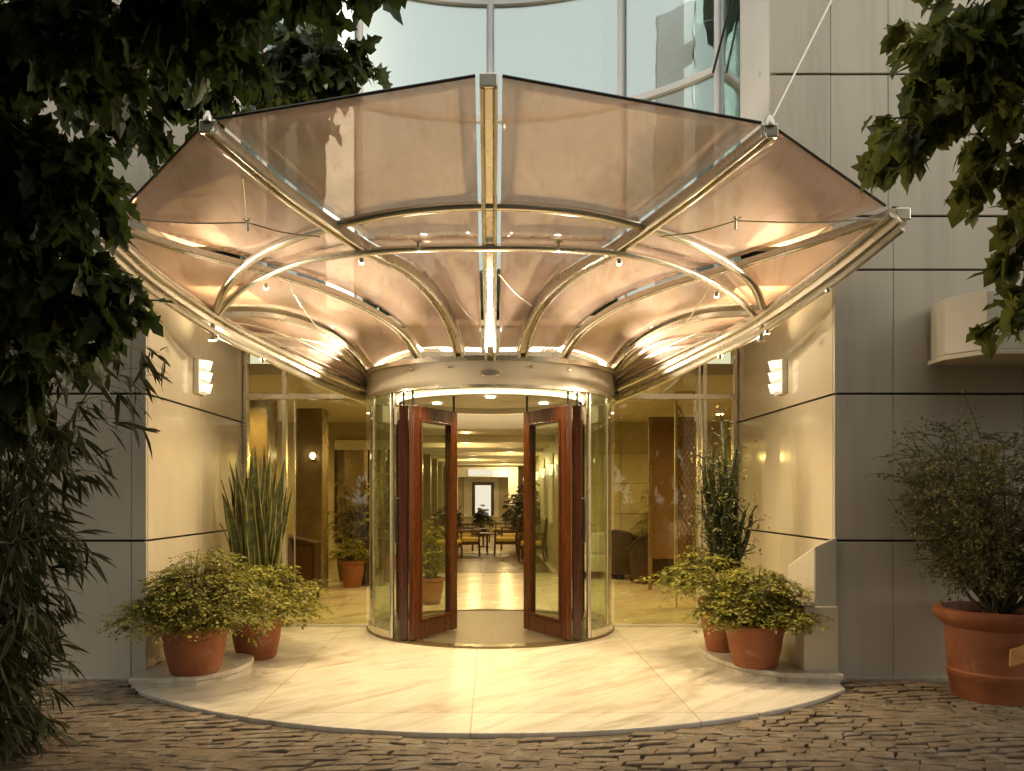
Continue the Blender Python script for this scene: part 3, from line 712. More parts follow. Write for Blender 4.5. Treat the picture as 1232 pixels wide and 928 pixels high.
for a in (-62, -34, -17, 17, 34, 62):
    x, y = 1.345 * math.sin(R(a)), GY - 1.345 * math.cos(R(a)); m = MB(); m.tube([(x * .985, GY - (GY - y) * .985, 2.66), (x * 1.012, GY - (GY - y) * 1.012, 2.66)], .012, 10); m.build('band_stud', M['steel'], rd, smooth=True)
for x, y in ((0, GY - .3), (-.6, GY + .3), (.6, GY + .3)):
    m = MB(); m.lathe([(.045, 0), (.05, .012)], (x, y, 2.487), 18); m.build('ceiling_lamp', M['down'], rd)
    lamp('SPOT', (x, y, 2.48), 95, WARM, rd, .07, (x, y, 0), R(150), .7, name='drum_light')
# cove ring is separate; downlights of the front soffit
for a in (-50, -25, 0, 25, 50):
    x, y = 1.14 * math.sin(R(a)), GY - 1.14 * math.cos(R(a))
    m = MB(); m.lathe([(.03, 0), (.034, .011)], (x, y, 2.487), 14); m.build('ceiling_lamp', M['down'], rd)
    lamp('SPOT', (x, y, 2.48), 30, (1, .79, .46), rd, .03, (x * 1.7, GY - (GY - y) * 1.7, 0), R(140), .8, name='threshold_light')

# ================================================================== WALL LAMPS
for s, side in ((-1, 'left'), (1, 'right')):  # right lamp is added, standing in for a bright reflection on that wall
    x = s * HX; y0, z0 = 7.62, 2.54
    t = thing('wall_lamp', f'white wall lamp with three glowing louvres on the polished {side} return wall', 'lamp', (x, y0, z0), 'wall lamps beside the entrance')
    m = MB(); xa, xb = sorted((x - s * .002, x - s * .05)); m.box((xa, y0 - .10, z0 - .16), (xb, y0 + .12, z0 + .16)); m.build('back_box', M['white'], t, bevel=.006)
    for k in range(3):
        z = z0 - .105 + .105 * k
        m = MB(); n = 10; vs, fs = [], []
        for i in range(n + 1):
            a = math.pi * i / n; yy = y0 + .01 - .10 * math.cos(a); xx = x - s * (.052 + .06 * math.sin(a))
            vs += [(xx, yy, z - .035), (x - s * (.052 + .085 * math.sin(a)), yy, z + .04)]
        for i in range(n): fs.append((2 * i, 2 * i + 2, 2 * i + 3, 2 * i + 1))
        m.add(vs, fs); m.build('louvre', M['lampface'], t, smooth=True)
    lamp('SPOT', (x - s * .10, y0 + .01, z0 + .20), 470, (1, .80, .53), t, .04, (s * .3, 6.4, 4.0), R(150), 1.0, name='wall_lamp_light')

# ================================================================== LOBBY
structure(MB().box((-5.5, GY + .05, 2.78), (5.5, 15, 2.9)).build('lobby_ceiling', M['ceil']))
structure(MB().box((-1.9, 15.001, 2.62), (1.35, 30, 2.75)).build('hall_ceiling', M['ceil']))
def wall(name, a, b, mat, label): return tag(MB().box(a, b).build(name, mat), label, 'wall')
wall('lobby_wall', (-5.5, 15, .03), (-1.7, 15.2, 2.78), M['lobby_wall'], 'olive cream lobby back wall behind the left glass screen')
tw = thing('tiled_wall', 'pale tiled lobby wall behind the wicker armchairs', 'wall', (3.4, 15, .03))
m = MB()
for i in range(8):
    for j in range(5): m.box((1.25 + i * .55 + .004, 14.98, .03 + j * .55 + .004), (1.25 + (i + 1) * .55 - .004, 15.0, .03 + (j + 1) * .55 - .004))
m.build('tiles', M['lobby_wall'], tw, bevel=.003); MB().box((1.25, 15.0, .03), (5.5, 15.2, 2.78)).build('wall_core', M['brown_stone'], tw)
wall('lobby_wall', (-5.6, GY + .3, .03), (-5.45, 15, 2.78), M['lobby_wall'], 'side wall at the far left of the lobby')
wall('lobby_wall', (5.45, GY + .3, .03), (5.6, 15, 2.78), M['lobby_wall'], 'side wall at the far right of the lobby')
wall('hall_wall', (-1.9, 15.2, .03), (-1.7, 30, 2.62), M['lobby_wall'], 'left wall of the long hall seen through the door')
hw = thing('hall_wall', 'right wall of the long hall with tall lit panels', 'wall', (1.3, 22, .03))
MB().box((1.25, 15.2, .03), (1.45, 30, 2.62)).build('wall_face', M['lobby_wall'], hw)
for k in range(5): MB().box((1.225, 16.4 + k * 2.6, .9), (1.249, 17.6 + k * 2.6, 2.3)).build('pale_panel', M['white'], hw)
he = thing('hall_end', 'end wall of the hall with a dark framed mirror', 'wall', (0, 30, .03))
MB().box((-1.9, 30, .03), (1.45, 30.2, 2.75)).build('wall_face', M['lobby_wall'], he)
MB().box((-.95, 29.94, .7), (.3, 29.999, 2.35)).build('surround', M['white'], he)
m = MB(); m.box((-.66, 29.90, .75), (-.55, 29.939, 1.95)); m.box((.02, 29.90, .75), (.13, 29.939, 1.95)); m.box((-.549, 29.90, 1.84), (.019, 29.939, 1.95)); m.build('mirror_frame', M['darkwood'], he)
MB().box((-.549, 29.92, .75), (.019, 29.938, 1.84)).build('mirror', M['endlit'], he)  # the mirror's bright reflection is put in as emission
for k in range(8):
    y = 16.2 + k * 1.75
    tag(MB().box((-1.7, y, 2.50), (1.25, y + .28, 2.619)).build('ceiling_beam', M['white'], bevel=.01), 'pale beam crossing the hall ceiling', 'beam', 'beams under the hall ceiling')
tag(MB().box((-2.95, 12.6, .03), (-2.55, 13.1, 2.78)).build('stone_column', M['brown_stone'], bevel=.015), 'brown stone column behind the left glass screen', 'column')
tag(MB().box((-3.55, 11.2, .03), (-3.0, 11.7, 2.78)).build('stone_column', M['brown_stone'], bevel=.015), 'brown column close behind the left glass screen', 'column')
for k in range(6):
    y = 16.0 + k * 2.4
    t = thing('hall_sconce', ('first', 'second', 'third', 'fourth', 'fifth', 'sixth')[k] + ' glowing sconce counted along the right wall of the hall', 'lamp', (1.22, y, 1.9), 'sconces along the hall')
    MB().box((1.16, y - .05, 1.82), (1.224, y + .05, 1.84)).build('bracket', M['brass'], t)
    m = MB(); m.lathe([(.03, 1.85), (.06, 2.05), (.055, 2.06)], (1.16, y, 0), 14); m.build('shade', M['lampface'], t, smooth=True)
for k in range(5):
    y = 15.6 + k * 2.6
    tag(MB().box((-1.70, y, .03), (-1.50, y + .35, 2.5)).build('wall_pilaster', M['brown_stone'], bevel=.01), 'brown pilaster standing along the left wall of the hall', 'pilaster', 'pilasters along the hall')
t = thing('hall_portal', 'cream door surround with bright lintel lamp before the hall mirror', 'doorway', (0, 28.4, .03))
MB().box((-1.45, 28.4, .03), (-1.12, 28.65, 2.45)).build('jamb', M['white'], t, bevel=.01); MB().box((.62, 28.4, .03), (.95, 28.65, 2.45)).build('jamb', M['white'], t, bevel=.01)
MB().box((-1.12, 28.42, 2.1), (.62, 28.63, 2.45)).build('lintel', M['white'], t, bevel=.01)
MB().box((-.75, 28.36, 2.14), (.1, 28.419, 2.36)).build('lintel_lamp', M['endlit'], t, bevel=.01)
# window-like mirror on the left back wall
t = thing('wall_mirror', 'tall greenish mirror with pale head on the left lobby wall', 'mirror', (-2.3, 14.97, 1))
MB().box((-2.75, 14.95, .7), (-1.85, 14.97, 2.28)).build('mirror_glass', M['g_mirror'], t)
MB().box((-2.8, 14.93, 2.281), (-1.8, 14.985, 2.46)).build('head', M['white'], t, bevel=.01)
m = MB(); m.box((-2.80, 14.93, .66), (-2.751, 14.985, 2.28)); m.box((-1.849, 14.93, .66), (-1.8, 14.985, 2.28)); m.box((-2.80, 14.93, .61), (-1.8, 14.985, .66)); m.build('frame', M['darkwood'], t)
# rattan screen + lattice on the right
t = thing('rattan_screen', 'orange brown rattan screen behind the right glass screen', 'screen', (2.95, 12.6, .03))
MB().box((2.45, 12.6, .5), (3.05, 12.64, 2.6)).build('woven_panel', M['lattice'], t)
m = MB(); m.box((2.40, 12.58, .03), (2.449, 12.66, 2.65)); m.box((3.051, 12.58, .03), (3.10, 12.66, 2.65)); m.box((2.449, 12.58, 2.601), (3.051, 12.66, 2.65)); m.build('frame', M['brown_stone'], t)
t = thing('lattice_screen', 'tall dark lattice panel of crossed strips beside the rattan screen', 'screen', (2.75, 10.6, .03))
m = MB(); x0, x1, z0, z1 = 2.38, 2.72, .1, 2.7
k = -3.0
while k < 3.2:
    for sgn in (1, -1):
        a, b = [], None
        pts = []
        for xx in (x0, x1):
            zz = (xx - x0) * 1.8 * sgn + k + (0 if sgn > 0 else 1.0); pts.append((xx, zz))
        if all(z0 < p[1] < z1 for p in pts): m.tube([(pts[0][0], 10.6 + .006 * sgn, pts[0][1]), (pts[1][0], 10.6 + .006 * sgn, pts[1][1])], .006, 5)
    k += .11
m.build('lattice', M['midwood'], t)
m = MB(); m.box((x0 - .03, 10.57, .03), (x0, 10.63, 2.75)); m.box((x1, 10.57, .03), (x1 + .03, 10.63, 2.75)); m.box((x0 - .03, 10.57, 2.75), (x1 + .03, 10.63, 2.778)); m.build('frame', M['brass'], t)
# inlaid floor panel
structure(MB().box((-1.5, 15.4, .0305), (1.15, 20.6, .036)).build('inlaid_floor', M['rug']))
# ceiling downlights
dl = []
spots = [(-1.3, 10.9), (1.3, 10.9), (-3.2, 10.7), (3.2, 10.9), (-1.9, 13.2), (1.9, 13.2), (-3.6, 13.6), (3.7, 13.4), (0, 12.2), (0, 14.2)]
hall = [(-.5, 17.3), (.5, 17.3), (-.5, 20.8), (.5, 20.8), (-.5, 24.3), (.5, 24.3), (-.5, 27.8), (.5, 27.8)]
for i, (x, y) in enumerate(spots + hall):
    z = 2.78 if i < len(spots) else 2.62
    t = thing('ceiling_downlight', 'small round recessed downlight in the ' + ('lobby' if i < len(spots) else 'hall') + ' ceiling', 'downlight', (x, y, z), 'downlights in the ' + ('lobby' if i < len(spots) else 'hall') + ' ceiling')
    MB().lathe([(.075, -.012), (.085, -.001)], (x, y, z), 20).build('trim_ring', M['steel'], t)
    MB().lathe([(.058, -.018), (.06, -.0125)], (x, y, z), 20).build('lamp', M['down'], t)
    if i < 10 or i % 4 in (2, 1):
        lamp('SPOT', (x, y, z - .03), (45 if i in (8, 9) else 125) if i < 10 else 90, (1, .72, .30), t, .03, (x, y, 0), R(165), .8, name='downlight_light')
        if i >= 10: lamp('POINT', (x, y, z - .35), 38, (1, .72, .30), t, .04, name='downlight_glow')
for x, y, z, side in ((-2.68, 12.57, 2.05, 'brown column'),):
    t = thing('sconce', 'small bare bulb sconce on the brown stone column', 'lamp', (x, y, z))
    MB().lathe([(.001, -.04), (.035, -.02), (.04, .02), (.02, .05), (.001, .06)], (x, y - .05, z), 14).build('bulb', M['down'], t, smooth=True)
    MB().box((x - .03, y - .02, z - .05), (x + .03, y + .029, z + .05)).build('plate', M['brass'], t)

# ---------------- furniture
def lounge_chair():
    t = thing('lounge_chair', 'x', 'chair')
    m = MB()
    for sx in (-.27, .27):
        m.tube([(sx, .26, .03), (sx * 1.0, .24, .62)], .022, 6); m.tube([(sx, -.30, .03), (sx, -.25, .38), (sx, -.34, .95)], .022, 6)
        m.box((sx - .03, -.30, .60), (sx + .03, .29, .635))
    m.box((-.27, -.26, .30), (.27, .27, .36)); m.tube([(-.27, -.34, .94), (0, -.36, .97), (.27, -.34, .94)], .024, 6)
    for k in range(5): m.tube([(-.18 + .09 * k, -.26, .36), (-.18 + .09 * k, -.345, .95)], .012, 5)
    m.build('wood_frame', M['midwood'], t)
    MB().box((-.255, -.24, .361), (.255, .27, .46)).build('seat_cushion', M['cushion'], t, bevel=.03)
    return t
proto = lounge_chair()
for i, (x, y, rz, lb) in enumerate([(-.52, 19.9, -90, 'wooden chair with yellow seat, left of the nearest pair in the hall'), (.36, 20.0, 90, 'wooden chair with yellow seat, right of the nearest pair in the hall'),
        (-.72, 21.7, -90, 'second wooden chair with yellow seat along the left side of the hall'), (.55, 22.0, 90, 'second wooden chair with yellow seat along the right side of the hall'),
        (-.75, 24.4, -60, 'wooden chair before the far end of the hall, left'), (.3, 25.2, 110, 'wooden chair before the far end of the hall, right'), (-.95, 18.7, -100, 'wooden chair nearest the revolving door, against the left hall wall'), (.92, 18.3, 80, 'wooden chair nearest the revolving door, against the right hall wall')]):
    c = proto if i == 0 else copy_tree(proto)
    c.location = (x, y, 0); c.rotation_euler.z = R(rz); tag(c, lb, 'chair', 'yellow seated chairs in the hall')
for x, y, lb in ((-.08, 20.3, 'small round table between the nearest yellow seated chairs'), (-.2, 23.2, 'small round table farther down the hall')):
    t = thing('side_table', lb, 'table', (x, y, .03)); MB().lathe([(.27, .52), (.28, .535), (.27, .55)], (x, y, 0), 24).build('table_top', M['midwood'], t)
    m = MB(); m.tube([(x, y, .04), (x, y, .52)], .025, 8); m.lathe([(.17, .03), (.16, .05), (.03, .07)], (x, y, 0), 16); m.build('pedestal', M['midwood'], t)
def wicker_chair():
    t = thing('wicker_armchair', 'x', 'armchair'); m = MB(); vs, fs = [], []; n = 26
    for i in range(n + 1):        # wrap-round shell
        a = R(-125) + R(250) * i / n; r = .36; h = .58 + .28 * max(0, math.cos(a)) ** .7
        cx, cy = math.sin(a), -math.cos(a)
        vs += [(cx * r * .88, cy * r * .88, .12), (cx * r, cy * r, h), (cx * (r - .05), cy * (r - .05), h), (cx * (r * .88 - .05), cy * (r * .88 - .05), .12)]
    for i in range(n):
        o = i * 4
        for k in range(4): fs.append((o + k, o + (k + 1) % 4, o + 4 + (k + 1) % 4, o + 4 + k))
    fs += [(0, 1, 2, 3), (n * 4, n * 4 + 3, n * 4 + 2, n * 4 + 1)]
    m.add(vs, fs); m.build('woven_shell', M['wicker'], t, smooth=True)
    rim = [(.36 * math.sin(R(-125 + 250 * i / n)), -.36 * math.cos(R(-125 + 250 * i / n)), .58 + .28 * max(0, math.cos(R(-125 + 250 * i / n))) ** .7) for i in range(n + 1)]
    MB().tube(rim, .025, 7).build('rolled_rim', M['wicker'], t, smooth=True)
    MB().lathe([(.29, .36), (.30, .40), (.28, .45)], (0, .02, 0), 24).build('seat_cushion', M['darkwood'], t, smooth=True)
    for dx, dy in ((-.22, -.22), (.22, -.22), (-.22, .24), (.22, .24)): MB().tube([(dx, dy, .03), (dx, dy, .13)], .02, 6).build('leg', M['darkwood'], t)
    return t
w0 = wicker_chair(); w0.location = (2.62, 13.6, 0); w0.rotation_euler.z = R(15); tag(w0, 'dark wicker armchair nearest the right glass screen, back turned', 'armchair', 'wicker armchairs in the lobby')
w1 = copy_tree(w0); w1.location = (2.35, 14.3, 0); w1.rotation_euler.z = R(-40); tag(w1, 'dark wicker armchair half hidden behind the nearer one', 'armchair', 'wicker armchairs in the lobby')
t = thing('sofa', 'pale sofa at the foot of the tiled wall', 'sofa', (1.95, 14.55, .03))
MB().box((1.55, 14.2, .15), (2.3, 14.93, .42)).build('seat', M['white'], t, bevel=.04); MB().box((1.55, 14.72, .421), (2.3, 14.94, .8)).build('backrest', M['white'], t, bevel=.04)
m = MB(); [m.box((x, y, .03), (x + .05, y + .05, .149)) for x in (1.58, 2.22) for y in (14.24, 14.85)]; m.build('feet', M['darkwood'], t)
t = thing('wooden_cabinet', 'dark wooden cabinet on short legs behind the left glass screen', 'cabinet', (-2.62, 11.4, .03))
m = MB(); m.hexa([(-2.85, 11.2, .14), (-2.36, 11.2, .14), (-2.36, 11.6, .14), (-2.85, 11.6, .14)], [(-2.85, 11.2, .93), (-2.36, 11.2, .82), (-2.36, 11.6, .82), (-2.85, 11.6, .93)]); m.build('case', M['darkwood'], t, bevel=.012)
for x, y in ((-2.83, 11.22), (-2.42, 11.22), (-2.83, 11.54), (-2.42, 11.54)): MB().box((x, y, .03), (x + .04, y + .04, .139)).build('leg', M['darkwood'], t)
MB().box((-2.80, 11.185, .2), (-2.41, 11.199, .76)).build('door', M['midwood'], t, bevel=.004)
t = thing('dark_pedestal', 'dark wooden pedestal beside the potted lobby plant', 'pedestal', (-1.93, 13.3, .03))
m = MB(); m.box((-2.08, 13.15, .06), (-1.72, 13.5, .74)); m.build('shaft', M['darkwood'], t, bevel=.01); MB().box((-2.1, 13.13, .741), (-1.70, 13.52, .78)).build('top', M['darkwood'], t, bevel=.006); MB().box((-2.1, 13.13, .03), (-1.70, 13.52, .059)).build('plinth', M['darkwood'], t)

# ================================================================== POTTED PLANTS
def clay_pot(root, c, r, h, mat, style='bowl'):
    if style == 'bowl': prof = [(.0, 0), (r * .70, 0), (r * .76, .02), (r * .90, h * .45), (r * .97, h * .78), (r * 1.0, h * .80), (r * 1.04, h * .86), (r * 1.03, h * .98), (r * .98, h), (r * .90, h), (r * .86, h * .88)]
    elif style == 'tall': prof = [(.0, 0), (r * .66, 0), (r * .72, .02), (r * .95, h * .6), (r * .98, h * .86), (r * 1.08, h * .88), (r * 1.1, h * .99), (r * 1.0, h), (r * .90, h), (r * .88, h * .9)]
    else: prof = [(.0, 0), (r * .78, 0), (r * .80, .03), (r * .85, h * .25), (r * .88, h * .27), (r * .89, h * .33), (r * .86, h * .35), (r * .92, h * .8), (r * 1.04, h * .86), (r * 1.12, h * .93), (r * 1.12, h * .985), (r * 1.06, h), (r * .95, h), (r * .92, h * .9)]
    MB().lathe(prof, c, 48, cap0=False, cap1=False).build('pot', mat, root, smooth=True)
    MB().lathe([(.001, h * .90), (r * .89, h * .885)], c, 24, cap0=False, cap1=False).build('soil', M['soil'], root)
def ferny(root, c, rx, rz, n_st, n_lf, size, mat, flat=0.0, bias=(0, 0)):
    """arching stems from the pot mouth carrying sprays of small leaves"""
    pos, dirs, szs = [], [], []; st = MB(); c = np.array(c)
    for _ in range(n_st):
        a = rng.random() * 6.283; q = rng.random() ** .55
        out = np.array([math.cos(a) * rx * q + bias[0], math.sin(a) * rx * q + bias[1], 0])
        hh = rz * (1.05 - .75 * q ** 1.6) * (.55 + .55 * rng.random())
        p0 = c + np.array([math.cos(a) * .06, math.sin(a) * .06, 0]); p2 = c + out + np.array([0, 0, hh]); p1 = c + out * .45 + np.array([0, 0, hh * 1.12 + .04])
        pts = [(1 - t) ** 2 * p0 + 2 * t * (1 - t) * p1 + t * t * p2 for t in np.linspace(0, 1, 6)]
        st.tube([Vector(p) for p in pts], .0035, 4, r2=.0015)
        for _ in range(max(2, n_lf // 11)):
            t = min(1, .40 + .68 * rng.random() ** .8)
            p = (1 - t) ** 2 * p0 + 2 * t * (1 - t) * p1 + t * t * p2
            an = a + rng.normal(0, 1.0); fd = np.array([math.cos(an), math.sin(an), rng.normal(-.15, .2)]); sd = np.array([-math.sin(an), math.cos(an), 0])
            FL = rx * (.22 + .30 * rng.random()); npair = 6
            st.tube([Vector(p), Vector(p + fd * FL * .5), Vector(p + fd * FL - np.array([0, 0, .18 * FL]))], .0018, 3, r2=.0008)
            for j in range(npair):
                u = (j + .8) / npair; bp = p + fd * FL * u - np.array([0, 0, .18 * FL * u * u])
                for sg in (-1, 1):
                    wv = (.30 * FL * math.sin(math.pi * min(.95, .2 + .75 * u))) * rng.random() ** .5
                    pos.append(bp + sd * sg * wv * .6 + rng.normal(0, .006, 3)); dirs.append(fd * .55 + sd * sg * .8 + rng.normal(0, .22, 3) + np.array([0, 0, -.15])); szs.append(size * (.6 + .7 * rng.random()))
    V, Fs = leaf_cloud(pos, dirs, szs, SMALL, .28)
    st.build('stems', M['twig'], root); link_mesh('foliage', V, Fs, mat, root)
G = 'potted plants beside the entrance'
t = thing('potted_plant', 'wide bowl shaped clay pot with feathery mounded bush on the left step', 'potted plant', (-2.26, 6.36, .105), G)
clay_pot(t, (-2.26, 6.36, .105), .245, .36, M['terracotta']); ferny(t, (-2.26, 6.36, .40), .52, .58, 220, 46, .038, M['leaf_fern'], bias=(.07, 0))
t = thing('potted_plant', 'clay pot with bright yellow green fern standing on the marble under the snake plant', 'potted plant', (-2.06, 7.32, .03), G)
clay_pot(t, (-2.06, 7.32, .03), .225, .37, M['terracotta']); ferny(t, (-2.06, 7.32, .36), .52, .50, 110, 42, .052, M['leaf_fern'], bias=(.08, -.02))
sp = thing('potted_plant', 'tall snake plant with upright striped blades in a dark pot', 'potted plant', (-2.22, 7.92, .03), G)
clay_pot(sp, (-2.22, 7.92, .03), .26, .50, M['darkpot'], 'tall')
m = MB()
for k in range(92):
    a = random.random() * 6.283; q = random.random() ** .6; bx0, by0 = -2.22 + .17 * q * math.cos(a), 7.92 + .17 * q * math.sin(a)
    hgt = random.uniform(.85, 1.62) * (1 - .25 * q); lean = .22 * q * random.uniform(.1, 1.2); w = random.uniform(.032, .052); yaw = random.random() * 3.14; tw = random.uniform(-.8, .8)
    n = 9; vs, fs, mi = [], [], []
    for i in range(n + 1):
        u = i / n; ww = w * (0.75 + .5 * math.sin(math.pi * min(u * 1.15, 1))) * (1 - max(0, u - .72) / .28) ** .8 + .001
        px, py, pz = bx0 + math.cos(a) * lean * u ** 1.7 + .012 * math.sin(7 * u + k), by0 + math.sin(a) * lean * u ** 1.7, .47 + hgt * u
        yy = yaw + tw * u; dx, dy = math.cos(yy), math.sin(yy)
        for off, dep in ((-1, 0), (-.82, .005), (0, .010), (.82, .005), (1, 0)): vs.append((px + dx * ww * off - dy * dep, py + dy * ww * off + dx * dep, pz))
    for i in range(n):
        for j in range(4):
            o = i * 5 + j; b = len(m.v)
            fs.append((o, o + 1, o + 6, o + 5)); mi.append(1 if j in (0, 3) else 0)
    b = len(m.v); m.v += vs
    for f, x in zip(fs, mi): m.f.append(tuple(i + b for i in f)); m.m.append(x)
m.build('blades', [M['leaf_snake'], M['leaf_edge']], sp, smooth=True)
# right side
cp_ = thing('potted_plant', 'tall clay pot holding a dark gnarled many stemmed succulent with trailing fern', 'potted plant', (2.02, 7.25, .105), G)
clay_pot(cp_, (2.02, 7.25, .105), .19, .46, M['terracotta'], 'tall')
m = MB(); lp, ldr = [], []
base = Vector((2.04, 7.27, .52))
for k in range(24):
    a = random.random() * 6.283; q = random.random() ** .7; h = random.uniform(.9, 1.85) * (1 - .35 * q)
    p = [base + Vector((.06 * q * math.cos(a), .06 * q * math.sin(a), 0))]
    d = Vector((math.cos(a) * .22 * q, math.sin(a) * .22 * q, 0))
    for i in range(1, 9):
        u = i / 8; p.append(base + d * (u ** .9) + Vector((.03 * math.sin(5 * u + k), .03 * math.cos(4 * u + 2 * k), h * u)))
    m.tube(p, random.uniform(.032, .055), 7, r2=.016)
    for i in range(3, 9):
        for _ in range(2):
            o = Vector(rng.normal(0, 1, 3)); o.normalize(); L = random.uniform(.05, .17)
            e = p[i] + o * L + Vector((0, 0, .05)); m.tube([p[i], p[i].lerp(e, .5) + Vector((0, 0, .02)), e], .008, 5, r2=.003)
            for _ in range(6): lp.append(np.array(e) + rng.normal(0, .045, 3)); ldr.append(rng.normal(0, 1, 3))
m.build('stems', M['leaf_dark'], cp_, smooth=True)
V, Fs = leaf_cloud(lp, ldr, [.035 * (.6 + .7 * rng.random()) for _ in lp], SMALL, .8); link_mesh('foliage', V, Fs, M['leaf_shrub'], cp_)
ferny(cp_, (1.98, 7.2, .62), .42, .34, 80, 42, .044, M['leaf_fern'], bias=(-.16, -.05))
t = thing('potted_plant', 'round clay pot with leafy fern on the right step nearest the buttress', 'potted plant', (2.10, 6.60, .105), G)
clay_pot(t, (2.10, 6.60, .105), .225, .34, M['terracotta']); ferny(t, (2.10, 6.60, .38), .42, .48, 130, 46, .042, M['leaf_fern'], bias=(.02, 0))
big = thing('potted_plant', 'huge ribbed clay pot with airy twiggy shrub against the right wall', 'potted plant', (3.62, 5.95, -.01), G)
clay_pot(big, (3.62, 5.95, -.01), .36, .66, M['terracotta'], 'ribbed')
pos, dirs = [], []; m = MB(); b0 = np.array([3.62, 5.95, .58])
for k in range(34):
    a = rng.random() * 6.283; q = rng.random() ** .6; h = (1.62 - .55 * q) * (.72 + .3 * rng.random()); o = np.array([math.cos(a), math.sin(a), 0]) * .62 * q
    path = [b0 + o * (u ** .7) + np.array([.03 * math.sin(6 * u + k), .03 * math.cos(5 * u + k), h * u]) for u in np.linspace(0, 1, 9)]
    m.tube([Vector(p) for p in path], .014, 5, r2=.003)
    for i in range(2, 9):
        for _ in range(5):
            dd = rng.normal(0, 1, 3) * np.array([1, 1, .4]) + np.array([o[0], o[1], .2]); dd /= np.linalg.norm(dd); L = .12 + .22 * rng.random()
            e = path[i] + dd * L; m.tube([Vector(path[i]), Vector((path[i] + e) / 2 + np.array([0, 0, .02])), Vector(e)], .004, 4, r2=.0012)
            for _ in range(15):
                u = .2 + .85 * rng.random(); pos.append(path[i] + dd * L * u + rng.normal(0, .018, 3)); dirs.append(dd + rng.normal(0, .7, 3))
m.build('branches', M['twig'], big)
V, Fs = leaf_cloud(pos, dirs, [.030 * (.6 + .8 * rng.random()) for _ in pos], SMALL, .6); link_mesh('foliage', V, Fs, M['leaf_shrub'], big)
cd = tag(MB().hexa([(3.44, 5.50, .32), (3.60, 5.47, .38), (3.60, 5.485, .385), (3.44, 5.515, .325)], [(3.47, 5.54, .42), (3.63, 5.51, .48), (3.63, 5.525, .485), (3.47, 5.555, .425)]).build('card', M['paper']), 'small orange card leaning on the huge ribbed pot', 'card')
# lobby plants
def lobby_plant(x, y, pr, ph, rx, rz, label, mat=None, dark=False, n=60, z=.03, size=.05):
    t = thing('lobby_plant', label, 'potted plant', (x, y, z)); clay_pot(t, (x, y, z), pr, ph, M['darkpot'] if dark else M['terracotta'], 'tall'); ferny(t, (x, y, z + ph * .92), rx, rz, n, 30, size, mat or M['leaf_fern'])
lobby_plant(-2.16, 13.0, .19, .42, .30, .35, 'small clay pot of low ferns behind the left glass screen')
lobby_plant(-1.75, 13.85, .2, .45, .42, 1.5, 'tall green plant behind the lobby pedestal', n=90, size=.07)
lobby_plant(-2.4, 13.9, .17, .45, .33, 1.25, 'tall thin dark plant beside the mirror', M['leaf_shrub'], True, 60)
lobby_plant(3.0, 14.5, .2, .4, .5, 1.15, 'sprawling plant at the tiled wall behind the armchairs', M['leaf_shrub'], True, 70)
lobby_plant(.85, 22.6, .2, .45, .40, 1.2, 'dark bushy plant by the right wall of the hall', M['leaf_dark'], True, 70, size=.09)
lobby_plant(.75, 26.5, .2, .45, .35, 1.1, 'dark plant near the far end of the hall, right side', M['leaf_dark'], True, 50, size=.09)
lobby_plant(1.0, 21.0, .2, .45, .45, 1.3, 'bushy dark plant behind the right yellow seated chair', M['leaf_dark'], True, 70, size=.08)
lobby_plant(-1.15, 22.9, .2, .45, .40, .9, 'low dark plant along the left wall of the hall', M['leaf_dark'], True, 60, size=.08)
lobby_plant(-.3, 29.2, .18, .3, .35, .8, 'dark plant in front of the mirror at the hall end', M['leaf_dark'], True, 50, size=.09)
lobby_plant(3.55, 12.3, .2, .4, .5, 1.0, 'leafy plant beyond the lattice panel at the right', M['leaf_shrub'], True, 60)
lobby_plant(-.78, 10.95, .17, .35, .28, .75, 'plant in a clay pot just inside, seen through the left door leaf', None, False, 50)

# ================================================================== TREES
def tree(name, label, trunk, limbs, clusters, per, leafs, size, mat, droop, far=()):
    t = thing(name, label, 'tree', trunk[0]); m = MB()
    m.tube(smooth_path(trunk, 12), .17, 10, r2=.09)
    for l in limbs: m.tube(smooth_path(l, 10), .055, 7, r2=.015)
    m.build('trunk', M['bark'], t, smooth=True)
    pos, dirs, tw = sprays(clusters, per, leafs, droop)
    sz = [size * (.55 + .75 * rng.random()) for _ in pos]
    if far:
        p2, d2, t2 = sprays(far, per * 1.7, leafs, droop); pos += p2; dirs += d2; sz += [size * 2.3 * (.6 + .6 * rng.random()) for _ in p2]  # unseen clusters with oversized leaves, added to hold back sky light
    V, Fs = leaf_cloud(pos, dirs, sz, LOBED, .6)
    nb = len(V); V = V + [tuple(v) for v in tw.v]; mi = [0] * len(Fs) + [1] * len(tw.f); Fs = Fs + [tuple(i + nb for i in f) for f in tw.f]
    link_mesh('crown', V, Fs, [mat, M['twig']], t, mi=mi)
TL = (-3.6, 3.6, -.02)
Lc = [((-2.55, 4.1, 3.75), (.62, .6, .50), 1.5), ((-2.0, 4.05, 3.62), (.50, .5, .38), 1.1), ((-1.45, 4.0, 3.80), (.50, .45, .34), 1.1), ((-.95, 3.95, 3.98), (.46, .42, .24), .6), ((-.62, 3.9, 4.02), (.32, .35, .20), .5), ((-.98, 5.75, 4.45), (.30, .35, .26), .3), ((-1.35, 5.7, 4.30), (.40, .4, .36), .7), ((-1.85, 5.6, 4.25), (.40, .4, .36), .6), ((-2.3, 5.4, 3.95), (.35, .4, .4), .5),
      ((-2.45, 4.1, 3.05), (.52, .55, .45), 1.2), ((-2.08, 4.1, 2.95), (.34, .4, .34), .7), ((-2.4, 4.15, 2.45), (.48, .5, .42), 1.1), ((-1.98, 4.15, 2.42), (.26, .35, .26), .5), ((-2.55, 4.25, 2.0), (.36, .45, .34), .7)]
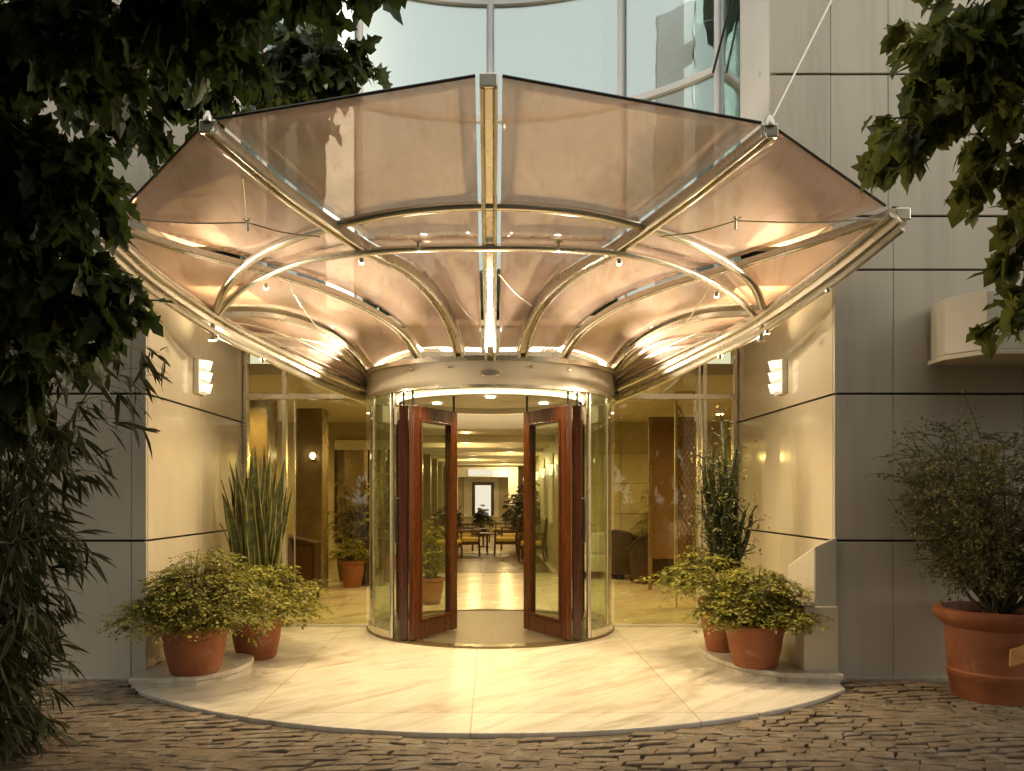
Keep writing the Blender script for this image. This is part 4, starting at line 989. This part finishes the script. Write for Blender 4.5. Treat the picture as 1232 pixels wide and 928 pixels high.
L_blockers = [((-6.2, 4.4, 2.6), (1.1, 1.1, 1.8), 1.3), ((-6.4, 2, 3.2), (1.1, 1.5, 2), 1.3), ((-5.6, -0.9, 3.2), (1.3, 1.4, 2.2), 1.3), ((-4.2, -3, 2.6), (1.4, 0.9, 2.2), 1.2), ((-1.3, -3.6, 1.8), (1.6, 0.7, 1.8), 1.2), ((-2.6, -3.4, 4.6), (1.6, 0.9, 1.3), 1.1), ((-4.6, 0.6, 5.6), (1.2, 1.6, 0.9), 1), ((-1.1, 2.4, 5.35), (1.3, 1.1, .6), 1.0), ((-.2, .4, 5.2), (1.3, 1.3, .7), 1.0), ((-2.4, -2.9, 3.0), (1.5, .9, 1.6), 1.2), ((-.6, -3.2, 3.6), (1.3, .8, 1.6), 1.1), ((-3.6, 3.4, 4.6), (1.0, 1.1, .8), 1.0), ((-2.2, 2.8, 5.0), (1.2, 1.1, .8), 1.0), ((-3.0, 1.2, 4.6), (1.3, 1.2, 1.0), 1.0), ((-1.2, .6, 5.2), (1.4, 1.2, .8), 1.0), ((-3.2, -1.0, 4.4), (1.5, 1.2, 1.3), 1.1), ((-3.7, 1.6, 3.0), (.9, 1.2, .9), .8), ((-1.5, -1.8, 5.0), (1.6, 1.2, .9), .9)]  # unseen leaf masses added around the camera to darken the lower walls
tree('overhanging_tree', 'dark lobed leaf tree hanging over the upper left of the canopy', [Vector(TL), Vector((-3.55, 3.6, 1.8)), Vector((-3.4, 3.5, 3.4)), Vector((-3.1, 3.2, 4.8))],
     [[(-3.45, 3.5, 3.0), (-3.0, 3.8, 3.5), (-2.5, 4.05, 3.8), (-1.9, 4.0, 3.85)], [(-3.4, 3.5, 3.3), (-2.6, 3.7, 4.1), (-1.6, 3.95, 4.1), (-.8, 3.92, 4.05)], [(-3.2, 3.4, 4.0), (-2.6, 4.6, 4.4), (-1.9, 5.5, 4.4), (-1.0, 5.75, 4.5)], [(-3.5, 3.55, 2.4), (-3.0, 3.9, 2.8), (-2.4, 4.1, 2.9)], [(-3.55, 3.6, 1.9), (-3.0, 3.9, 2.3), (-2.4, 4.15, 2.4)],
      [(-3.1, 3.2, 4.7), (-2.6, 2.9, 5.0), (-2.0, 1.5, 5.1), (-1.4, .5, 5.2)], [(-3.2, 3.3, 4.4), (-3.1, 1.8, 4.6), (-3.1, -.6, 4.5)]],
     Lc, 66, 8, .145, M['leaf_tree'], .8, L_blockers)
TR = (3.7, 3.7, -.02)
Rc = [((2.72, 4.2, 3.75), (.45, .5, .45), 1.2), ((2.42, 4.2, 3.55), (.34, .4, .40), .75), ((2.20, 4.2, 3.32), (.36, .35, .26), .5), ((2.3, 4.2, 3.75), (.3, .4, .3), .5), ((2.66, 4.2, 3.20), (.30, .4, .34), .6), ((2.74, 4.15, 2.75), (.22, .35, .30), .35), ((2.66, 4.15, 2.38), (.20, .3, .22), .22)]
R_blockers = [((6.2, 4.4, 2.6), (1.1, 1.1, 1.8), 1.3), ((6.4, 2, 3.2), (1.1, 1.5, 2), 1.3), ((5.6, -0.9, 3.2), (1.3, 1.4, 2.2), 1.3), ((4.2, -3, 2.6), (1.4, 0.9, 2.2), 1.2), ((1.3, -3.6, 1.8), (1.6, 0.7, 1.8), 1.2), ((2.6, -3.4, 4.6), (1.6, 0.9, 1.3), 1.1), ((4.6, 0.6, 5.6), (1.2, 1.6, 0.9), 1), ((1.1, 2.4, 5.35), (1.3, 1.1, .6), 1.0), ((.5, -1.2, 5.1), (1.3, 1.3, .7), 1.0), ((2.6, -2.9, 3.0), (1.5, .9, 1.6), 1.2), ((.9, -3.2, 3.6), (1.3, .8, 1.6), 1.1), ((3.6, 3.6, 4.4), (.9, 1.0, .9), 1.0), ((3.0, 2.4, 4.9), (1.1, 1.1, .8), 1.0), ((3.2, .8, 4.6), (1.3, 1.2, 1.0), 1.0), ((1.4, .2, 5.3), (1.3, 1.2, .8), .9), ((3.4, -1.2, 4.4), (1.5, 1.2, 1.3), 1.1), ((3.8, 1.8, 3.0), (.9, 1.2, .9), .8), ((1.4, -1.8, 5.0), (1.6, 1.2, .9), .9)]  # right-hand leaf masses out of view, likewise added to block the sky
tree('overhanging_tree', 'olive green lobed leaf tree hanging down at the upper right', [Vector(TR), Vector((3.65, 3.7, 1.8)), Vector((3.5, 3.6, 3.4)), Vector((3.2, 3.2, 4.7))],
     [[(3.5, 3.6, 3.2), (3.1, 4.0, 3.7), (2.7, 4.2, 3.8), (2.4, 4.2, 3.6)], [(3.55, 3.65, 2.6), (3.1, 4.0, 3.1), (2.75, 4.15, 3.0), (2.7, 4.15, 2.5)], [(3.2, 3.2, 4.6), (3.0, 2.0, 4.9), (2.4, .8, 5.1), (1.5, .2, 5.2)], [(3.4, 3.5, 4.0), (3.4, 1.8, 4.4), (3.3, -.8, 4.4)]],
     Rc, 34, 8, .155, M['leaf_tree2'], .75, R_blockers)
# bamboo clump
bb = thing('bamboo_clump', 'dark drooping bamboo clump at the lower left corner', 'bamboo', (-2.98, 4.5, -.02)); m = MB(); pos, dirs = [], []
for k in range(20):
    a = rng.random() * 6.283; b0 = np.array([-2.98 + .25 * math.cos(a), 4.5 + .3 * math.sin(a), -.04]); h = 1.2 + 1.5 * rng.random(); lean = np.array([.10 + .50 * rng.random(), -.25 + .5 * rng.random(), 0])
    path = [b0 + lean * u ** 2.2 * (h / 2.2) + np.array([0, 0, h * (u - .10 * u ** 3)]) for u in np.linspace(0, 1, 10)]
    m.tube([Vector(p) for p in path], .012, 6, r2=.004)
    for i in range(1, 10):
        for _ in range(3):
            dd = rng.normal(0, .8, 3) * np.array([1, 1, .3]) + np.array([.30, -.05, .15]); dd /= np.linalg.norm(dd); L = .15 + .28 * rng.random(); e = path[i] + dd * L + np.array([0, 0, -.10 * L])
            m.tube([Vector(path[i]), Vector((path[i] + e) / 2 + np.array([0, 0, .03])), Vector(e)], .003, 4, r2=.001)
            for _ in range(8):
                u = .35 + .68 * rng.random(); pos.append(path[i] * (1 - u) + e * u + rng.normal(0, .012, 3)); dirs.append(dd * .7 + rng.normal(0, .45, 3) + np.array([0, 0, -.75]))
m.build('culms', M['culm'], bb, smooth=True)
V, Fs = leaf_cloud(pos, dirs, [.17 * (.6 + .7 * rng.random()) for _ in pos], LANCE, .5); link_mesh('foliage', V, Fs, M['leaf_bamboo'], bb)

# ================================================================== LIGHT, SKY, CAMERA
w = bpy.data.worlds.new('World'); sc.world = w; w.use_nodes = True; nt = w.node_tree; nt.nodes.clear()
sky = nt.nodes.new('ShaderNodeTexSky'); sky.sky_type = 'NISHITA'; sky.sun_disc = False
SUN_EL, SUN_AZ = 24, 120
sky.sun_elevation = R(SUN_EL); sky.sun_rotation = R(SUN_AZ); sky.air_density = 1.0; sky.dust_density = 3.0; sky.ozone_density = 1.0
bg = nt.nodes.new('ShaderNodeBackground'); bg.inputs['Strength'].default_value = .14
wo = nt.nodes.new('ShaderNodeOutputWorld'); mxs = nd(nt, 'ShaderNodeMix', data_type='RGBA'); mxs.inputs[0].default_value = .80; mxs.inputs[7].default_value = (9.3, 9.2, 8.5, 1); nt.links.new(sky.outputs[0], mxs.inputs[6]); nt.links.new(mxs.outputs[2], bg.inputs['Color']); nt.links.new(bg.outputs[0], wo.inputs['Surface'])
sl = bpy.data.lights.new('sun', 'SUN'); sl.energy = .3; sl.angle = R(25); sl.color = (1, .93, .82)
so = bpy.data.objects.new('sun', sl); COL.objects.link(so)
d = Vector((math.sin(R(SUN_AZ)) * math.cos(R(SUN_EL)), math.cos(R(SUN_AZ)) * math.cos(R(SUN_EL)), math.sin(R(SUN_EL))))
so.rotation_euler = d.to_track_quat('Z', 'Y').to_euler(); so.location = (0, 0, 12)
cam = bpy.data.cameras.new('camera'); co = bpy.data.objects.new('camera', cam); COL.objects.link(co)
co.location = (0, 0, EYE); co.rotation_euler = (R(90), 0, 0); cam.sensor_width = 36; cam.lens = 36 * F / 1232
cam.shift_x = (616 - VX) / 1232; cam.shift_y = (VY - 464) / 1232; cam.clip_end = 500; cam.clip_start = .05
sc.camera = co
vs = sc.view_settings; vs.view_transform = 'Standard'; vs.look = 'None'; vs.gamma = 1; vs.exposure = 0; vs.use_curve_mapping = False
cy = sc.cycles; cy.use_denoising = True
try: cy.denoiser = 'OPENIMAGEDENOISE'
except Exception: pass
cy.max_bounces = 10; cy.transparent_max_bounces = 24; cy.diffuse_bounces = 4; cy.glossy_bounces = 4; cy.sample_clamp_indirect = 4; cy.caustics_reflective = False; cy.caustics_refractive = False
